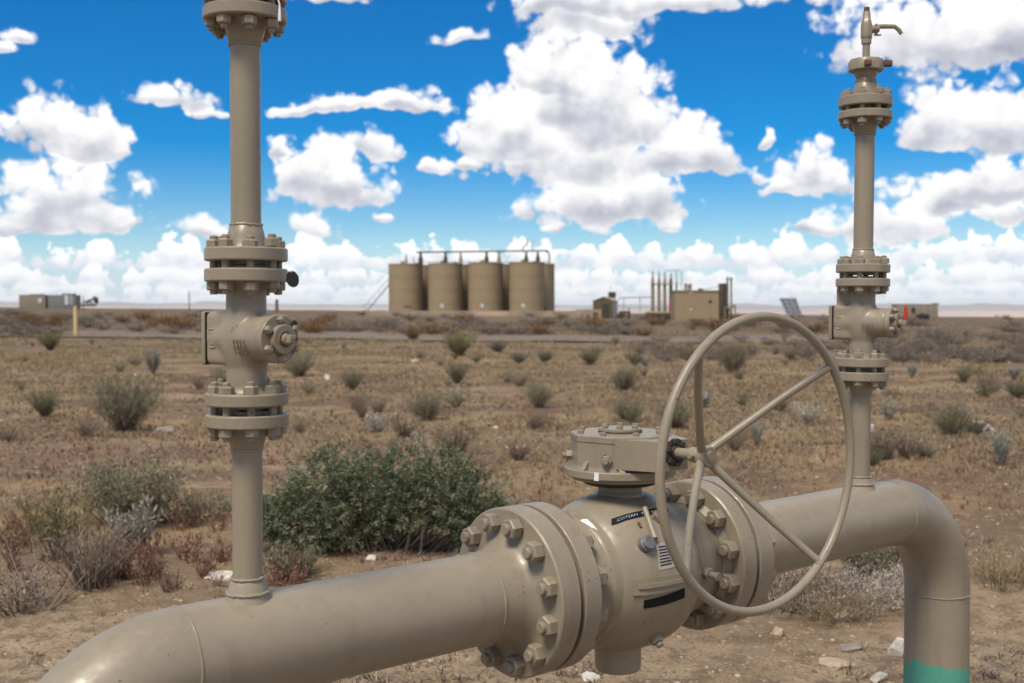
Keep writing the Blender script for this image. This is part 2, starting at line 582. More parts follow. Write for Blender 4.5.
def gz(x, y): return float(hgt(x, y))


def ground_at(px, py):                      # where the ray through a pixel meets the ground
    r = ray(px, py)
    s = 3.0
    last = s
    while s < 700:
        p = CAM + r * s
        if p.z < gz(p.x, p.y):
            lo, hi = last, s
            for _ in range(14):
                m = (lo + hi) / 2
                p = CAM + r * m
                if p.z < gz(p.x, p.y): hi = m
                else: lo = m
            p = CAM + r * hi
            return Vector((p.x, p.y, gz(p.x, p.y)))
        last = s
        s *= 1.03
    p = CAM + r * 300
    return Vector((p.x, p.y, gz(p.x, p.y)))


def arr_mesh(name, V, Q, mats, tint=None, smooth=False, mi=None):
    V = np.asarray(V, np.float32); Q = np.asarray(Q, np.int32)
    me = bpy.data.meshes.new(name)
    me.vertices.add(len(V)); me.vertices.foreach_set('co', V.ravel())
    k = Q.shape[1]
    me.loops.add(Q.size); me.loops.foreach_set('vertex_index', Q.ravel())
    me.polygons.add(len(Q))
    me.polygons.foreach_set('loop_start', np.arange(0, Q.size, k, dtype=np.int32))
    me.polygons.foreach_set('loop_total', np.full(len(Q), k, np.int32))
    if smooth: me.polygons.foreach_set('use_smooth', np.ones(len(Q), bool))
    if mi is not None: me.polygons.foreach_set('material_index', np.asarray(mi, np.int32))
    if tint is not None:
        a = me.attributes.new('tint', 'FLOAT', 'POINT'); a.data.foreach_set('value', np.asarray(tint, np.float32))
    me.update(calc_edges=True); me.validate()
    for m in (mats if isinstance(mats, (list, tuple)) else [mats]): me.materials.append(m)
    return me


def ground_material():
    m, g, b = mat('desert_soil')
    P = g.n('ShaderNodeNewGeometry').outputs['Position']
    sx = g.n('ShaderNodeSeparateXYZ'); g.put(sx.inputs[0], P)
    d = g.v('LENGTH', P)
    fl = g.v('MULTIPLY', P, (1, 1, 0))
    big = g.noise(fl, .09, 4, .6)
    mid = g.noise(fl, .7, 5, .62)
    small = g.noise(fl, 6, 6, .65)
    grit = g.noise(fl, 55, 4, .7)
    soil = g.mix(g.mr(mid, .32, .68), (.220, .157, .098), (.375, .285, .182))
    soil = g.mix(g.m('MULTIPLY', g.mr(small, .44, .62), .75), soil, (.125, .086, .058))
    soil = g.mix(g.m('MULTIPLY', g.mr(grit, .56, .68), .75), soil, (.43, .35, .255))
    soil = g.mix(g.m('MULTIPLY', g.mr(grit, .46, .34), .7), soil, (.075, .055, .040))
    # litter of dead grass and red weeds
    pick = g.noise(fl, .55, 5, .65)
    litter = g.mix(g.mr(pick, .40, .56), (.270, .193, .098), (.135, .084, .054))
    litter = g.mix(g.m('MULTIPLY', g.mr(small, .5, .68), .65), litter, (.315, .232, .132))
    litter = g.mix(g.m('MULTIPLY', g.mr(grit, .47, .33), .7), litter, (.085, .060, .044))
    lm = g.m('MULTIPLY', g.mr(g.noise(fl, .42, 5, .68), .35, .50), g.mr(d, 4.6, 9.0))
    c = g.mix(g.m('MULTIPLY', lm, .85), soil, litter)
    # far plain: mixed cover, brush seen edge on
    farc = g.mix(g.mr(g.noise(g.v('MULTIPLY', fl, (.5, 1, 1)), .12, 5, .6), .36, .62), (.165, .121, .077), (.112, .086, .063))
    farc = g.mix(g.m('MULTIPLY', g.mr(g.noise(g.v('MULTIPLY', fl, (.4, 1, 1)), .35, 4, .6), .5, .66), .6), farc, (.22, .155, .078))
    c = g.mix(g.mr(d, 28, 75), c, farc)
    g.put(b.inputs['Base Color'], c)
    b.inputs['Roughness'].default_value = .95
    b.inputs['Specular IOR Level'].default_value = .15
    bp = g.n('ShaderNodeBump'); bp.inputs['Strength'].default_value = .9; bp.inputs['Distance'].default_value = .03
    g.put(bp.inputs['Height'], g.m('ADD', small, g.m('MULTIPLY', grit, .35)))
    g.L.new(bp.outputs[0], b.inputs['Normal'])
    return m


def polar_sheet(name, rad, ang, zf, m):
    rr, aa = np.meshgrid(rad, ang, indexing='ij')
    x, y = rr * np.sin(aa), rr * np.cos(aa)
    z = zf(x, y)
    V = np.stack([x, y, z], -1).reshape(-1, 3)
    nr, na = rr.shape
    i, j = np.meshgrid(np.arange(nr - 1), np.arange(na - 1), indexing='ij')
    a = i * na + j
    Q = np.stack([a, a + na, a + na + 1, a + 1], -1).reshape(-1, 4)
    o = link(name, arr_mesh(name, V, Q, m, smooth=True))
    return tag(o, kind='structure')


front = np.radians(np.arange(-32, 32.01, .18))
side = np.radians(np.concatenate([np.arange(-180, -32, 4)]))
side2 = np.radians(np.concatenate([np.arange(36, 180.1, 4)]))
ANG = np.concatenate([side, front, side2])
rad = np.concatenate([[.01, .5, 1., 1.6, 2.2, 2.8], 3.2 * 1.0065 ** np.arange(0, 235), 14.7 * 1.02 ** np.arange(0, 215)])
ground = polar_sheet('ground', rad, ANG, hgt, ground_material())
tag(ground, 'dry tan desert ground of bare soil, dead grass and small stones', 'ground')


def plain_z(x, y):
    d = np.hypot(x, y)
    a = np.clip(x / d, -.6, .6)
    s = -.0006 - .0078 * a
    return 1.5 + d * s - 7 * (1 - sstep(600, 5000, d)) - 2


M_plain = plain('pale_playa', (.46, .37, .30), .95, .25, .002)
pl = polar_sheet('plain', np.array([620, 800, 1000, 1400, 2000, 2800, 4000, 5600, 8000, 11000, 13800, 16500.]), np.radians(np.arange(-180, 180.1, 2)), plain_z, M_plain)
tag(pl, 'pale far plain below the mountains on the horizon', 'plain')
M_scrub = plain('dark_scrub', (.085, .075, .065), .95, .2, .01)


def low_ridge_z(x, y):
    d = np.hypot(x, y); a = np.degrees(np.arctan2(x, y))
    top = 1.5 + 2300 * (-.0066 - .0062 * np.clip(a / 24, -1.2, 1.2)) + (fbm(a * .8 + 40, a * 0 + 3, 4) - .45) * 5
    k = np.exp(-((d - 2300) / 260) ** 2)
    return -40 + (top + 40) * k


tag(polar_sheet('scrub_ridge', np.linspace(1700, 2900, 9), np.radians(np.arange(-60, 60.1, .5)), low_ridge_z, M_scrub), 'dark low scrub covered ridge beyond the tanks', 'ridge')


def mountain_z(x, y):
    d = np.hypot(x, y); a = np.degrees(np.arctan2(x, y))
    t = np.clip(a / 24, -1.5, 1.5)
    top = 1.5 + 14500 * (.0034 - .0030 * t) + (fbm(a * .35 + 11, a * 0 + 1, 5) - .47) * 90 * (1 + .3 * t)
    base = plain_z(x, y) - 5
    k = np.exp(-((d - 14500) / 700) ** 2) * (.8 + .4 * fbm(a * 2, d / 500., 3))
    return base + np.maximum(top - base, 4) * np.clip(k, 0, 1)


M_mount = plain('mountain_rock', (.20, .165, .14), .95, .2, .001)
tag(polar_sheet('mountains', np.linspace(12800, 16200, 15), np.radians(np.arange(-180, 180.1, .5)), mountain_z, M_mount), 'low blue mountains along the horizon', 'mountains')


def road():
    m, g, b = mat('dirt_road')
    P = g.n('ShaderNodeNewGeometry').outputs['Position']
    n = g.noise(P, .8, 5, .6)
    g.put(b.inputs['Base Color'], g.mix(g.mr(n, .3, .7), (.160, .120, .088), (.195, .150, .112)))
    b.inputs['Roughness'].default_value = .95
    xs = np.linspace(-75, 18, 94)
    V, Q = [], []
    for i, x in enumerate(xs):
        c = 60 + .02 * x - .0012 * (x + 30) ** 2 + .8 * math.sin(x * .09)
        for j, w in enumerate((-1, -.6, -.2, .2, .6, 1)):
            y = c + w * 6.0
            V.append((x, y, gz(x, y) + .06))
    for i in range(len(xs) - 1):
        for j in range(5):
            a = i * 6 + j
            Q.append((a, a + 6, a + 7, a + 1))
    tag(link('dirt_road', arr_mesh('dirt_road', V, Q, m, smooth=True)), 'pale dirt road crossing the flat behind the yellow post', 'road', kind='structure')


road()

# ------------------------------------------------------------------ the pipeline in front
A = Vector((-.5557, 2.4127, CAMH - .7108))
AZ, DIP = .6786, .0073
d = Vector((math.cos(AZ) * math.cos(DIP), math.sin(AZ) * math.cos(DIP), math.sin(DIP)))
nv = Vector((-math.sin(AZ), math.cos(AZ), 0))
uv = nv.cross(d) * -1
uv = d.cross(nv) * 1 if d.cross(nv).z > 0 else nv.cross(d)
TL = 2.1744                                  # where the far riser stands


def AX(t):                                   # frame on the pipe axis: x away from us, y up, z along
    return frameM(A + d * t, nv, uv, d)


PL = empty('pipeline', (A.x + d.x * 1.085, A.y + d.y * 1.085, gz(A.x + d.x * 1.085, A.y + d.y * 1.085)))
tag(PL, 'tan painted gas pipeline with ball valve, round handwheel and two tall risers in the foreground', 'pipeline')
PR = .1095


def weld(r, n=56, w=.0028, seed=0):          # a slightly uneven bead about local z
    rnd = random.Random(seed)
    m = MB()
    pts = []
    rr = []
    for k in range(n):
        a = 2 * math.pi * k / n
        q = r + rnd.uniform(-.0006, .0006)
        pts.append((q * math.cos(a), q * math.sin(a), rnd.uniform(-.0009, .0009)))
        rr.append(w * rnd.uniform(.8, 1.15))
    return m.tube(pts, rr, 8, closed=True)


# --- left pipe run: leg, elbow, straight run to the flange
ER = .305


def elbow_path(t_leg, sgn, zbot):
    """points from underground up the leg, round the bend, onto the axis"""
    out = []
    c = A + d * t_leg
    out.append(Vector((c.x, c.y, zbot)))
    out.append(c - Vector((0, 0, ER + .25)))
    for k in range(0, 25):
        a = math.pi / 2 * k / 24
        ctr = c - Vector((0, 0, ER)) + d * (sgn * ER)
        out.append(ctr - d * (sgn * ER * math.cos(a)) + Vector((0, 0, ER * math.sin(a))))
    return out


hub0 = .6946 - .088
lp = elbow_path(-.455, 1, -.3)
lp += [A + d * t for t in np.linspace(-.10, hub0, 8)]
left_pipe = MB().tube(lp, PR, 64).build('pipe', M_paint, PL)
tag(left_pipe)
weld(PR, seed=1).build('weld_bead', M_paint, left_pipe, AX(-.150))
weld(PR, seed=2).build('weld_bead', M_paint, left_pipe, zframe(A + d * -.455 - Vector((0, 0, ER)), Vector((0, 0, 1))))
weld(PR, seed=3).build('weld_bead', M_paint, left_pipe, AX(hub0))
# --- right pipe run
TE = 2.6434
rp = elbow_path(TE, -1, -.3)[::-1]
rp = [A + d * t for t in np.linspace(1.4758 + .088, TE - ER - .01, 8)] + rp
right_pipe = MB().tube(rp, PR, 64).build('pipe', M_paint, PL)
weld(PR, seed=4).build('weld_bead', M_paint, right_pipe, AX(TE - ER))
weld(PR, seed=5).build('weld_bead', M_paint, right_pipe, AX(1.4758 + .088))
legc = A + d * TE
weld(PR, seed=6).build('weld_bead', M_paint, right_pipe, zframe(legc - Vector((0, 0, ER + .012)), Vector((0, 0, 1))))
# teal primer showing at the foot, with a ragged paint line
mb = MB()
n = 72
vs, fs = [], []
rnd = random.Random(5)
zt = at(936, 660, legc.y).z
ca = math.atan2(-legc.y, -legc.x)
for k in range(n):
    a = 2 * math.pi * k / n
    da = (a - ca + math.pi) % (2 * math.pi) - math.pi      # 0 faces the camera
    top = zt + .008 * math.sin(a * 3 + 1) + .004 * math.sin(a * 9) + .017 * math.exp(-((da + .72) / .18) ** 2) + .012 * math.exp(-((da + .55) / .3) ** 2) + rnd.uniform(-.0015, .0015)
    for z, r in ((-.2, PR + .0012), (top - .004, PR + .0012), (top, PR + .0002)):
        vs.append((legc.x + r * math.cos(a), legc.y + r * math.sin(a), z))
for k in range(n):
    j = (k + 1) % n
    for q in (0, 1):
        fs.append((k * 3 + q, j * 3 + q, j * 3 + q + 1, k * 3 + q + 1))
o = mb.add(vs, fs).build('primer_band', M_teal, right_pipe)
o['label'] = 'teal primer paint at the foot of the right pipe'

# --- big flanges (8 inch), studs
FR, FT = .21, .0608


def flange_ring(mb, z0, z1, r=FR, hole=0, ch=.004, M=None, n=72):
    return mb.lathe([(z0, 0), (z0, r - ch), (z0 + ch, r), (z1 - ch, r), (z1, r - ch), (z1, 0)], M, n)


def neck_flange(t_face, sgn, name='pipe_flange'):
    """weld neck flange: t_face is the nut face, sgn = direction from nut face to the joint"""
    m = MB()
    s = sgn
    prof = [(-s * .088, PR + .0004), (-s * .078, PR + .0008), (-s * .058, .1135), (-s * .038, .1185), (-s * .023, .1255), (-s * .012, .1345), (-s * .005, .1450), (-s * .001, .1570), (0, .162), (0, FR - .004), (s * .004, FR),
            (s * (FT - .002), FR), (s * FT, FR - .002), (s * FT, .135), (s * (FT + .0055), .134), (s * (FT + .0055), 0)]
    m.lathe(prof, None, 80)
    return m.build(name, M_cast, PL, AX(t_face))


nf1 = neck_flange(.6946, 1)
nf2 = neck_flange(1.4758, -1)
tj1, tj2 = .6946 + FT + .006, 1.409


def stud_mesh(dia, af, nh, half, over, nb=14):
    m = MB()
    m.cyl(dia / 2, -half - nh - over, half + nh + over, None, nb, .002)
    m.hexnut(af, nh, T(0, 0, half))
    m.hexnut(af, nh, T(0, 0, -half) @ RX(math.pi))
    return m.mesh('stud_bolt', M_bolt, 25)


for t_ in (.7624, 1.408):  # joint gaskets, coloured black to put the gap's shade in
    MB().lathe([(-.0058, 0), (-.0058, .172), (.0058, .172), (.0058, 0)], None, 56).build('gasket', M_black, PL, AX(t_))
big_stud = stud_mesh(.0286, .046, .028, FT + .006, .011)
rnd = random.Random(3)
for fl, tj in ((nf1, tj1), (nf2, tj2)):
    for k in range(12):
        a = R(15 + 30 * k)
        M = AX(tj) @ T(.1746 * math.cos(a), .1746 * math.sin(a), rnd.uniform(-.004, .003)) @ RZ(rnd.uniform(0, 1.05))
        link('stud_bolt', big_stud, fl, M)

# --- ball valve
TC = 1.085
BODY = [(-.2572, 0), (-.2572, .148), (-.222, .1485), (-.212, .1530), (-.205, .1570), (-.182, .1590), (-.178, .1615), (-.174, .1665), (-.158, .1690), (-.153, .1705), (-.149, .1755), (-.128, .1840), (-.105, .1965), (-.08, .2035), (-.04, .2100), (0, .2120), (.04, .2100), (.075, .2030),
        (.100, .1935), (.122, .1800), (.140, .1650), (.146, .1595), (.152, .1570), (.195, .1560), (.212, .1540), (.222, .1495), (.236, .146), (.2572, .146), (.2572, 0)]
mb = MB().lathe(BODY, None, 96)
valve = mb.build('ball_valve', M_cast, PL, AX(TC))


def body_r(t):
    return float(np.interp(t - TC, [q[0] for q in BODY[1:-1]], [q[1] for q in BODY[1:-1]]))


def body_pt(t, phi, off=0):                 # phi from the camera side (-n) upwards
    r = body_r(t) + off
    return A + d * t - nv * (r * math.cos(phi)) + uv * (r * math.sin(phi))


def body_hit(px, py):
    """(t, phi) where the ray through a pixel meets the valve body"""
    r = ray(px, py)
    s = 2.3
    while s < 4:
        p = CAM + r * s - A
        t = p.dot(d)
        q = p - d * t
        if abs(t - TC) < .26 and q.length < body_r(t):
            return t, math.atan2(q.dot(uv), -q.dot(nv))
        s += .002
    return None


for s_, t0 in ((1, .7674), (-1, 1.3422)):
    m = MB()
    prof = [(0, 0), (0, .134), (.0055, .135), (.0055, FR - .002), (.0075, FR), (FT - .004, FR), (FT, FR - .004), (FT, .165), (FT + .010, .155), (FT + .016, .150), (FT + .016, 0)]
    if s_ > 0:
        m.lathe([(z - .0055, r) for z, r in prof], None, 80)
        m.build('valve_flange', M_cast, valve, AX(.7694))
    else:
        m.lathe([(-(z - .0055), r) for z, r in prof], None, 80)
        m.build('valve_flange', M_cast, valve, AX(1.4010))
# raised band and pads on the body
mb = MB()


def patch(mb, c0, c1, c2, c3, th, n=14, off=.0005):
    """curved plate on the body between four (t, phi) corners"""
    top, bot = [], []
    for i in range(n + 1):
        f = i / n
        for (p, q) in ((c0, c1), (c3, c2)):
            t, ph = p[0] + (q[0] - p[0]) * f, p[1] + (q[1] - p[1]) * f
            top.append(body_pt(t, ph, off + th)); bot.append(body_pt(t, ph, -.004))
    vs = top + bot
    N = len(top)
    fs = []
    for i in range(n):
        a, b, c_, e = 2 * i, 2 * i + 2, 2 * i + 3, 2 * i + 1
        fs += [(a, b, c_, e), (N + a, N + e, N + c_, N + b), (a, N + a, N + b, b), (e, c_, N + c_, N + e)]
    fs += [(0, 1, N + 1, N), (2 * n, N + 2 * n, N + 2 * n + 1, 2 * n + 1)]
    return mb.add(vs, fs)


def hits(*pp):
    return [body_hit(*p) for p in pp]


_q = [body_hit(*p) for p in ((632, 579.5), (689, 571), (689, 585), (632, 595))]
patch(mb, *_q, .005)
mb.build('body_pad', M_cast, valve)
mb = MB()
_q = [body_hit(*p) for p in ((636, 584.5), (689, 576), (689, 579), (636, 588.5))]
patch(mb, *_q, .009)
mb.build('pad_rib', M_cast, valve)
# drain stub underneath
dm = zframe(A + d * (TC - .01), -uv)
MB().lathe([(.12, 0), (.12, .066), (.20, .066), (.206, .063), (.262, .0615), (.268, .058), (.268, .05), (.255, .046), (.255, 0)], None, 40).build('drain_stub', M_cast, valve, dm)
# labels
lab = hits((611, 520), (655, 505))
if None not in lab:
    (t0, p0), (t1, p1) = lab
    tm, pm = [], []
    m = MB()
    NN = 16
    pts = []
    for i in range(NN + 1):
        f = i / NN
        px = 611 + 56 * f
        py = 519.5 - 20 * f + 8 * f * f
        h = body_hit(px, py)
        pts.append(h)
    vs, fs = [], []
    for h in pts:
        for dp, o_ in ((0, .0012), (-.090, .0012)):
            vs.append(body_pt(h[0] + dp * .12, h[1] + dp, o_))
    for i in range(NN):
        fs.append((2 * i, 2 * i + 1, 2 * i + 3, 2 * i + 2))
    lb = m.add(vs, fs).build('black_label', M_black, valve)
    lb['label'] = 'black label with pale lettering on top of the ball valve'

    def on_label(x, y):                     # x 0..1 along, y 0..1 across
        f = min(max(x, 0), 1) * NN
        i = min(int(f), NN - 1); f -= i
        a, b = pts[i], pts[i + 1]
        dp = -.090 * (1 - y)
        return body_pt(a[0] + (b[0] - a[0]) * f + dp * .12, a[1] + (b[1] - a[1]) * f + dp, .0019)
    cu = bpy.data.curves.new('lettering', 'FONT'); cu.body = 'COTERM  TX  4 CLO'; cu.size = 1; cu.resolution_u = 2
    to = bpy.data.objects.new('lettering', cu); COL.objects.link(to)
    bpy.context.view_layer.update()
    me = bpy.data.meshes.new_from_object(to.evaluated_get(bpy.context.evaluated_depsgraph_get()))
    bpy.data.objects.remove(to)
    xs = [v.co.x for v in me.vertices]; ys = [v.co.y for v in me.vertices]
    x0, x1, y0, y1 = min(xs), max(xs), min(ys), max(ys)
    for v in me.vertices:
        v.co = on_label(.10 + .84 * (v.co.x - x0) / (x1 - x0), .30 + .40 * (v.co.y - y0) / (y1 - y0))
    me.materials.clear(); me.materials.append(M_ink)
    link('lettering', me, lb)


def decal(name, quad, m, n=8, off=.0012):
    hs = hits(*quad)
    if None in hs: return None
    vs, fs = [], []
    for i in range(n + 1):
        for j in range(3):
            f, k = i / n, j / 2
            t = (hs[0][0] * (1 - f) + hs[1][0] * f) * (1 - k) + (hs[3][0] * (1 - f) + hs[2][0] * f) * k
            p = (hs[0][1] * (1 - f) + hs[1][1] * f) * (1 - k) + (hs[3][1] * (1 - f) + hs[2][1] * f) * k
            vs.append(body_pt(t, p, off))
    for i in range(n):
        for j in range(2):
            a = i * 3 + j
            fs.append((a, a + 3, a + 4, a + 1))
    return MB().add(vs, fs).build(name, m, valve)


def lerp2(q, x, y):
    a = [q[0][i] * (1 - x) + q[1][i] * x for i in (0, 1)]
    b = [q[3][i] * (1 - x) + q[2][i] * x for i in (0, 1)]
    return (a[0] * (1 - y) + b[0] * y, a[1] * (1 - y) + b[1] * y)


decal('black_label', [(643, 600), (684, 587.5), (684.5, 597.5), (643, 608.5)], M_black)
bq = [(655.5, 544), (671, 541.5), (676, 566.5), (658, 570.5)]
st = decal('barcode_label', bq, M_paper)
if st: st['label'] = 'pale label with rows of dark print on the ball valve'
rnd = random.Random(2)
for i in range(7):
    y = .12 + i * .115
    decal('print_bar', [lerp2(bq, *p) for p in ((.12, y), (.88 - rnd.uniform(0, .3), y), (.88 - rnd.uniform(0, .2), y + .045), (.12, y + .045))], M_black, 4, .002)
w = decal('white_patch', [(580, 521.5), (587, 519.5), (598, 531), (592, 528.5)], M_white)  # small white patch on the left shoulder of the body
# bolts, fittings and a lifting lug on the body
def on_body(px, py, off=0):
    t, ph = body_hit(px, py)
    p = body_pt(t, ph, off)
    z = (body_pt(t, ph, .05) - body_pt(t, ph, 0)).normalized()
    return zframe(p, z)


m = MB().cyl(.021, -.01, .012, None, 24, .003).cyl(.019, .012, .020, None, 24, .002)
o = m.build('grease_cap', M_greyzinc, valve, on_body(645, 545)); o['label'] = 'round grey cap on the front of the ball valve'
a_, b_ = on_body(643, 511, .010), on_body(651.5, 541, .014)
MB().tube([a_.translation, b_.translation], .0075, 8).build('lifting_lug', M_cast, valve)
MB().hexnut(.030, .020, T(0, 0, -.003)).cyl(.010, .017, .028, None, 12, .001).build('plug', M_bolt, valve, on_body(655, 637))
MB().hexnut(.030, .018, T(0, 0, -.003)).cyl(.009, .015, .036, None, 12, .001).cyl(.012, .036, .044, None, 12, .002).build('grease_fitting', M_bolt, valve, on_body(706, 573))
MB().hexnut(.030, .02, T(0, 0, -.003)).cyl(.011, .017, .026, None, 12, .001).build('plug', M_bolt, valve, on_body(657, 518))
MB().tube([on_body(638, 523, .001).translation, on_body(640.5, 528, .001).translation], .004, 6).build('rust_spot', M_rust, valve)

# --- gearbox on the valve
gz0 = A + d * TC
GB = frameM(gz0, nv, d * -1, Vector((0, 0, 1)))       # local x away, y towards left along pipe, z up
gx = (-nv).copy(); gx.z = 0
GB = zframe(gz0, Vector((0, 0, 1)))
ang_c = math.atan2(gx.y, gx.x)
GB = Matrix.Translation(gz0) @ RZ(ang_c)              # local x points to the handwheel (toward us-right), y along +90
MB().lathe([(.15, 0), (.15, .068), (.202, .066), (.209, .062), (.214, .058), (.234, .058), (.234, 0)], None, 40).build('stem_pedestal', M_cast, valve, GB)
mb = MB()
mb.lathe([(.2465, 0), (.2465, .128), (.250, .130), (.257, .130), (.257, .146), (.260, .149), (.276, .149), (.279, .146), (.279, 0)], None, 72)
gearbox = mb.build('gearbox', M_cast, PL, GB)
MB().lathe([(.232, 0), (.232, .094), (.236, .100), (.2470, .108), (.2470, 0)], None, 48).build('gasket', M_dark, gearbox, GB)
# housing: an irregular rounded octagon
RB = .137


def octo(r, cut=.76, n=8, rot=math.pi / 8):
    out = []
    for k in range(n):
        a = rot + 2 * math.pi * k / n
        for da in (-.018, 0, .018):
            out.append((r * math.cos(a + da) * (1 if da == 0 else .997), r * math.sin(a + da) * (1 if da == 0 else .997)))
    return out


mb = MB()
po = octo(RB, rot=R(-9))


def loft(mb, polys, zs, M=None):
    n = len(polys[0])
    vs, fs = [], []
    for p, z in zip(polys, zs):
        vs += [(x, y, z) for x, y in p]
    for i in range(len(zs) - 1):
        fs += [(i * n + k, i * n + (k + 1) % n, (i + 1) * n + (k + 1) % n, (i + 1) * n + k) for k in range(n)]
    fs += [tuple(range(n - 1, -1, -1)), tuple((len(zs) - 1) * n + k for k in range(n))]
    return mb.add(vs, fs, M)


sc2 = lambda p, k: [(x * k, y * k) for x, y in p]
loft(mb, [sc2(po, 1.02), po, sc2(po, .985), sc2(po, .985), sc2(po, 1.0), sc2(po, 1.0), sc2(po, .96)], [.279, .288, .350, .3515, .3525, .366, .3695])
mb.build('gear_housing', M_cast, gearbox, GB, 12)
MB().lathe([(.3695, 0), (.3695, .054), (.3735, .055), (.3735, .058), (.3795, .058), (.381, .056), (.381, 0)], None, 40).build('indicator_cover', M_cast, gearbox, GB)
MB().lathe([(.3692, .056), (.3692, .0595), (.3715, .0595), (.3715, .056)], None, 40).build('cover_seal', M_rust, gearbox, GB)
small_hex = MB().hexnut(.015, .009).mesh('cover_bolt', M_bolt, 25)
for k in range(6):
    a = R(k * 60 + 14)
    link('cover_bolt', small_hex, gearbox, GB @ T(.046 * math.cos(a), .046 * math.sin(a), .381))
for k in range(8):
    a = R(k * 45 + 22.5)
    link('cover_bolt', small_hex, gearbox, GB @ T(.112 * math.cos(a), .112 * math.sin(a), .3695))
for k in range(8):                                     # gussets on the flange
    a = R(k * 45 + 3)
    m = MB().prism([(0, 0), (.030, 0), (.026, .004), (.002, .036), (0, .036)], -.0075, .0075, RX(math.pi / 2))
    m.build('gusset', M_cast, gearbox, GB @ RZ(a) @ T(.117, 0, .279))
stop = MB().hexnut(.026, .016, T(0, 0, .012)).cyl(.013, -.02, .012, None, 16).cyl(.008, .028, .036, None, 12, .001).mesh('stop_bolt', M_bolt, 25)
for px, py in ((574, 455), (609, 460)):
    # on the left-front facets of the housing
    q = at(px, py, 3.0)
    v = Vector((q.x - gz0.x, q.y - gz0.y, 0))
    r_ = ray(px, py)
    best = None
    for s in np.arange(2.6, 3.3, .004):
        p = CAM + r_ * s
        w_ = Vector((p.x - gz0.x, p.y - gz0.y, 0))
        if best is None or w_.length < best[0]: best = (w_.length, p.copy())
        if w_.length < .118: best = (0, p.copy()); break
    w_ = Vector((best[1].x - gz0.x, best[1].y - gz0.y, 0))
    link('stop_bolt', stop, gearbox, zframe(Vector((gz0.x, gz0.y, best[1].z)) + w_.normalized() * .118, w_))
MB().lathe([(.010, .008), (.010, .017), (.0145, .017), (.0145, .008)], None, 20).build('rust_ring', M_rust, gearbox, zframe(Vector((gz0.x, gz0.y, best[1].z)) + w_.normalized() * .117, w_))
MB().box(.013, .002, .021, T(0, 0, 0)).build('white_mark', M_white, gearbox, GB @ RZ(R(-68)) @ T(.1490, 0, .2680) @ RZ(math.pi / 2))
# input housing and shaft towards the wheel (local +x), shaft at height .333
HS = .3335
sh = GB @ T(0, .0, HS) @ RY(math.pi / 2)               # local z now runs to the wheel
MB().prism([(.02, -.122), (.10, -.098), (.192, -.056), (.197, -.050), (.197, .050), (.192, .056), (.10, .098), (.02, .122)], .2865, .3635).build('input_housing', M_cast, gearbox, GB, 12)
MB().lathe([(.197, 0), (.197, .034), (.1985, .036), (.203, .036), (.204, .033), (.205, .020), (.210, .017), (.210, 0)], None, 36).build('grease_plate', M_dark, gearbox, sh)
for k in range(6):
    a = R(k * 60 + 10)
    link('cover_bolt', MB().hexnut(.013, .007).mesh('cover_bolt', M_dark, 25), gearbox, sh @ T(.029 * math.cos(a), .029 * math.sin(a), .203))
MB().cyl(.0135, .16, .30, None, 20).build('input_shaft', M_cast, gearbox, sh)

# --- handwheel
SR, SH, WR = .480, .310, .347
m = MB().tube([(WR * math.cos(2 * math.pi * k / 120), WR * math.sin(2 * math.pi * k / 120), SR) for k in range(120)], (.0110), 16, closed=True)
wheel = m.build('handwheel', M_wheel, PL, sh)
wheel['label'] = 'large round handwheel with four bent spokes'
MB().lathe([(.266, 0), (.266, .017), (.269, .019), (.292, .019), (.296, .017), (.300, .024), (.303, .027), (.325, .027), (.330, .024), (.330, .015), (.334, .013), (.334, 0)], None, 32).build('hub', M_cast, wheel, sh @ T(0, 0, -.012))
for k in range(4):
    a = R(40 + 90 * k)
    c, s = math.cos(a), math.sin(a)
    MB().tube([(.015 * c, .015 * s, .298), (.10 * c, .10 * s, .340), (.22 * c, .22 * s, .404), (WR * c, WR * s, SR)], [.0115, .0102, .0096, .0100], 14).build('spoke', M_wheel, wheel, sh)
MB().cyl(.005, -.034, .034, None, 10).build('set_screw', M_bolt, wheel, sh @ T(0, 0, .28) @ RX(math.pi / 2) @ RZ(.3))

# --- risers with plug valves
KR = 1.035
small_stud = {}


_cast = {}


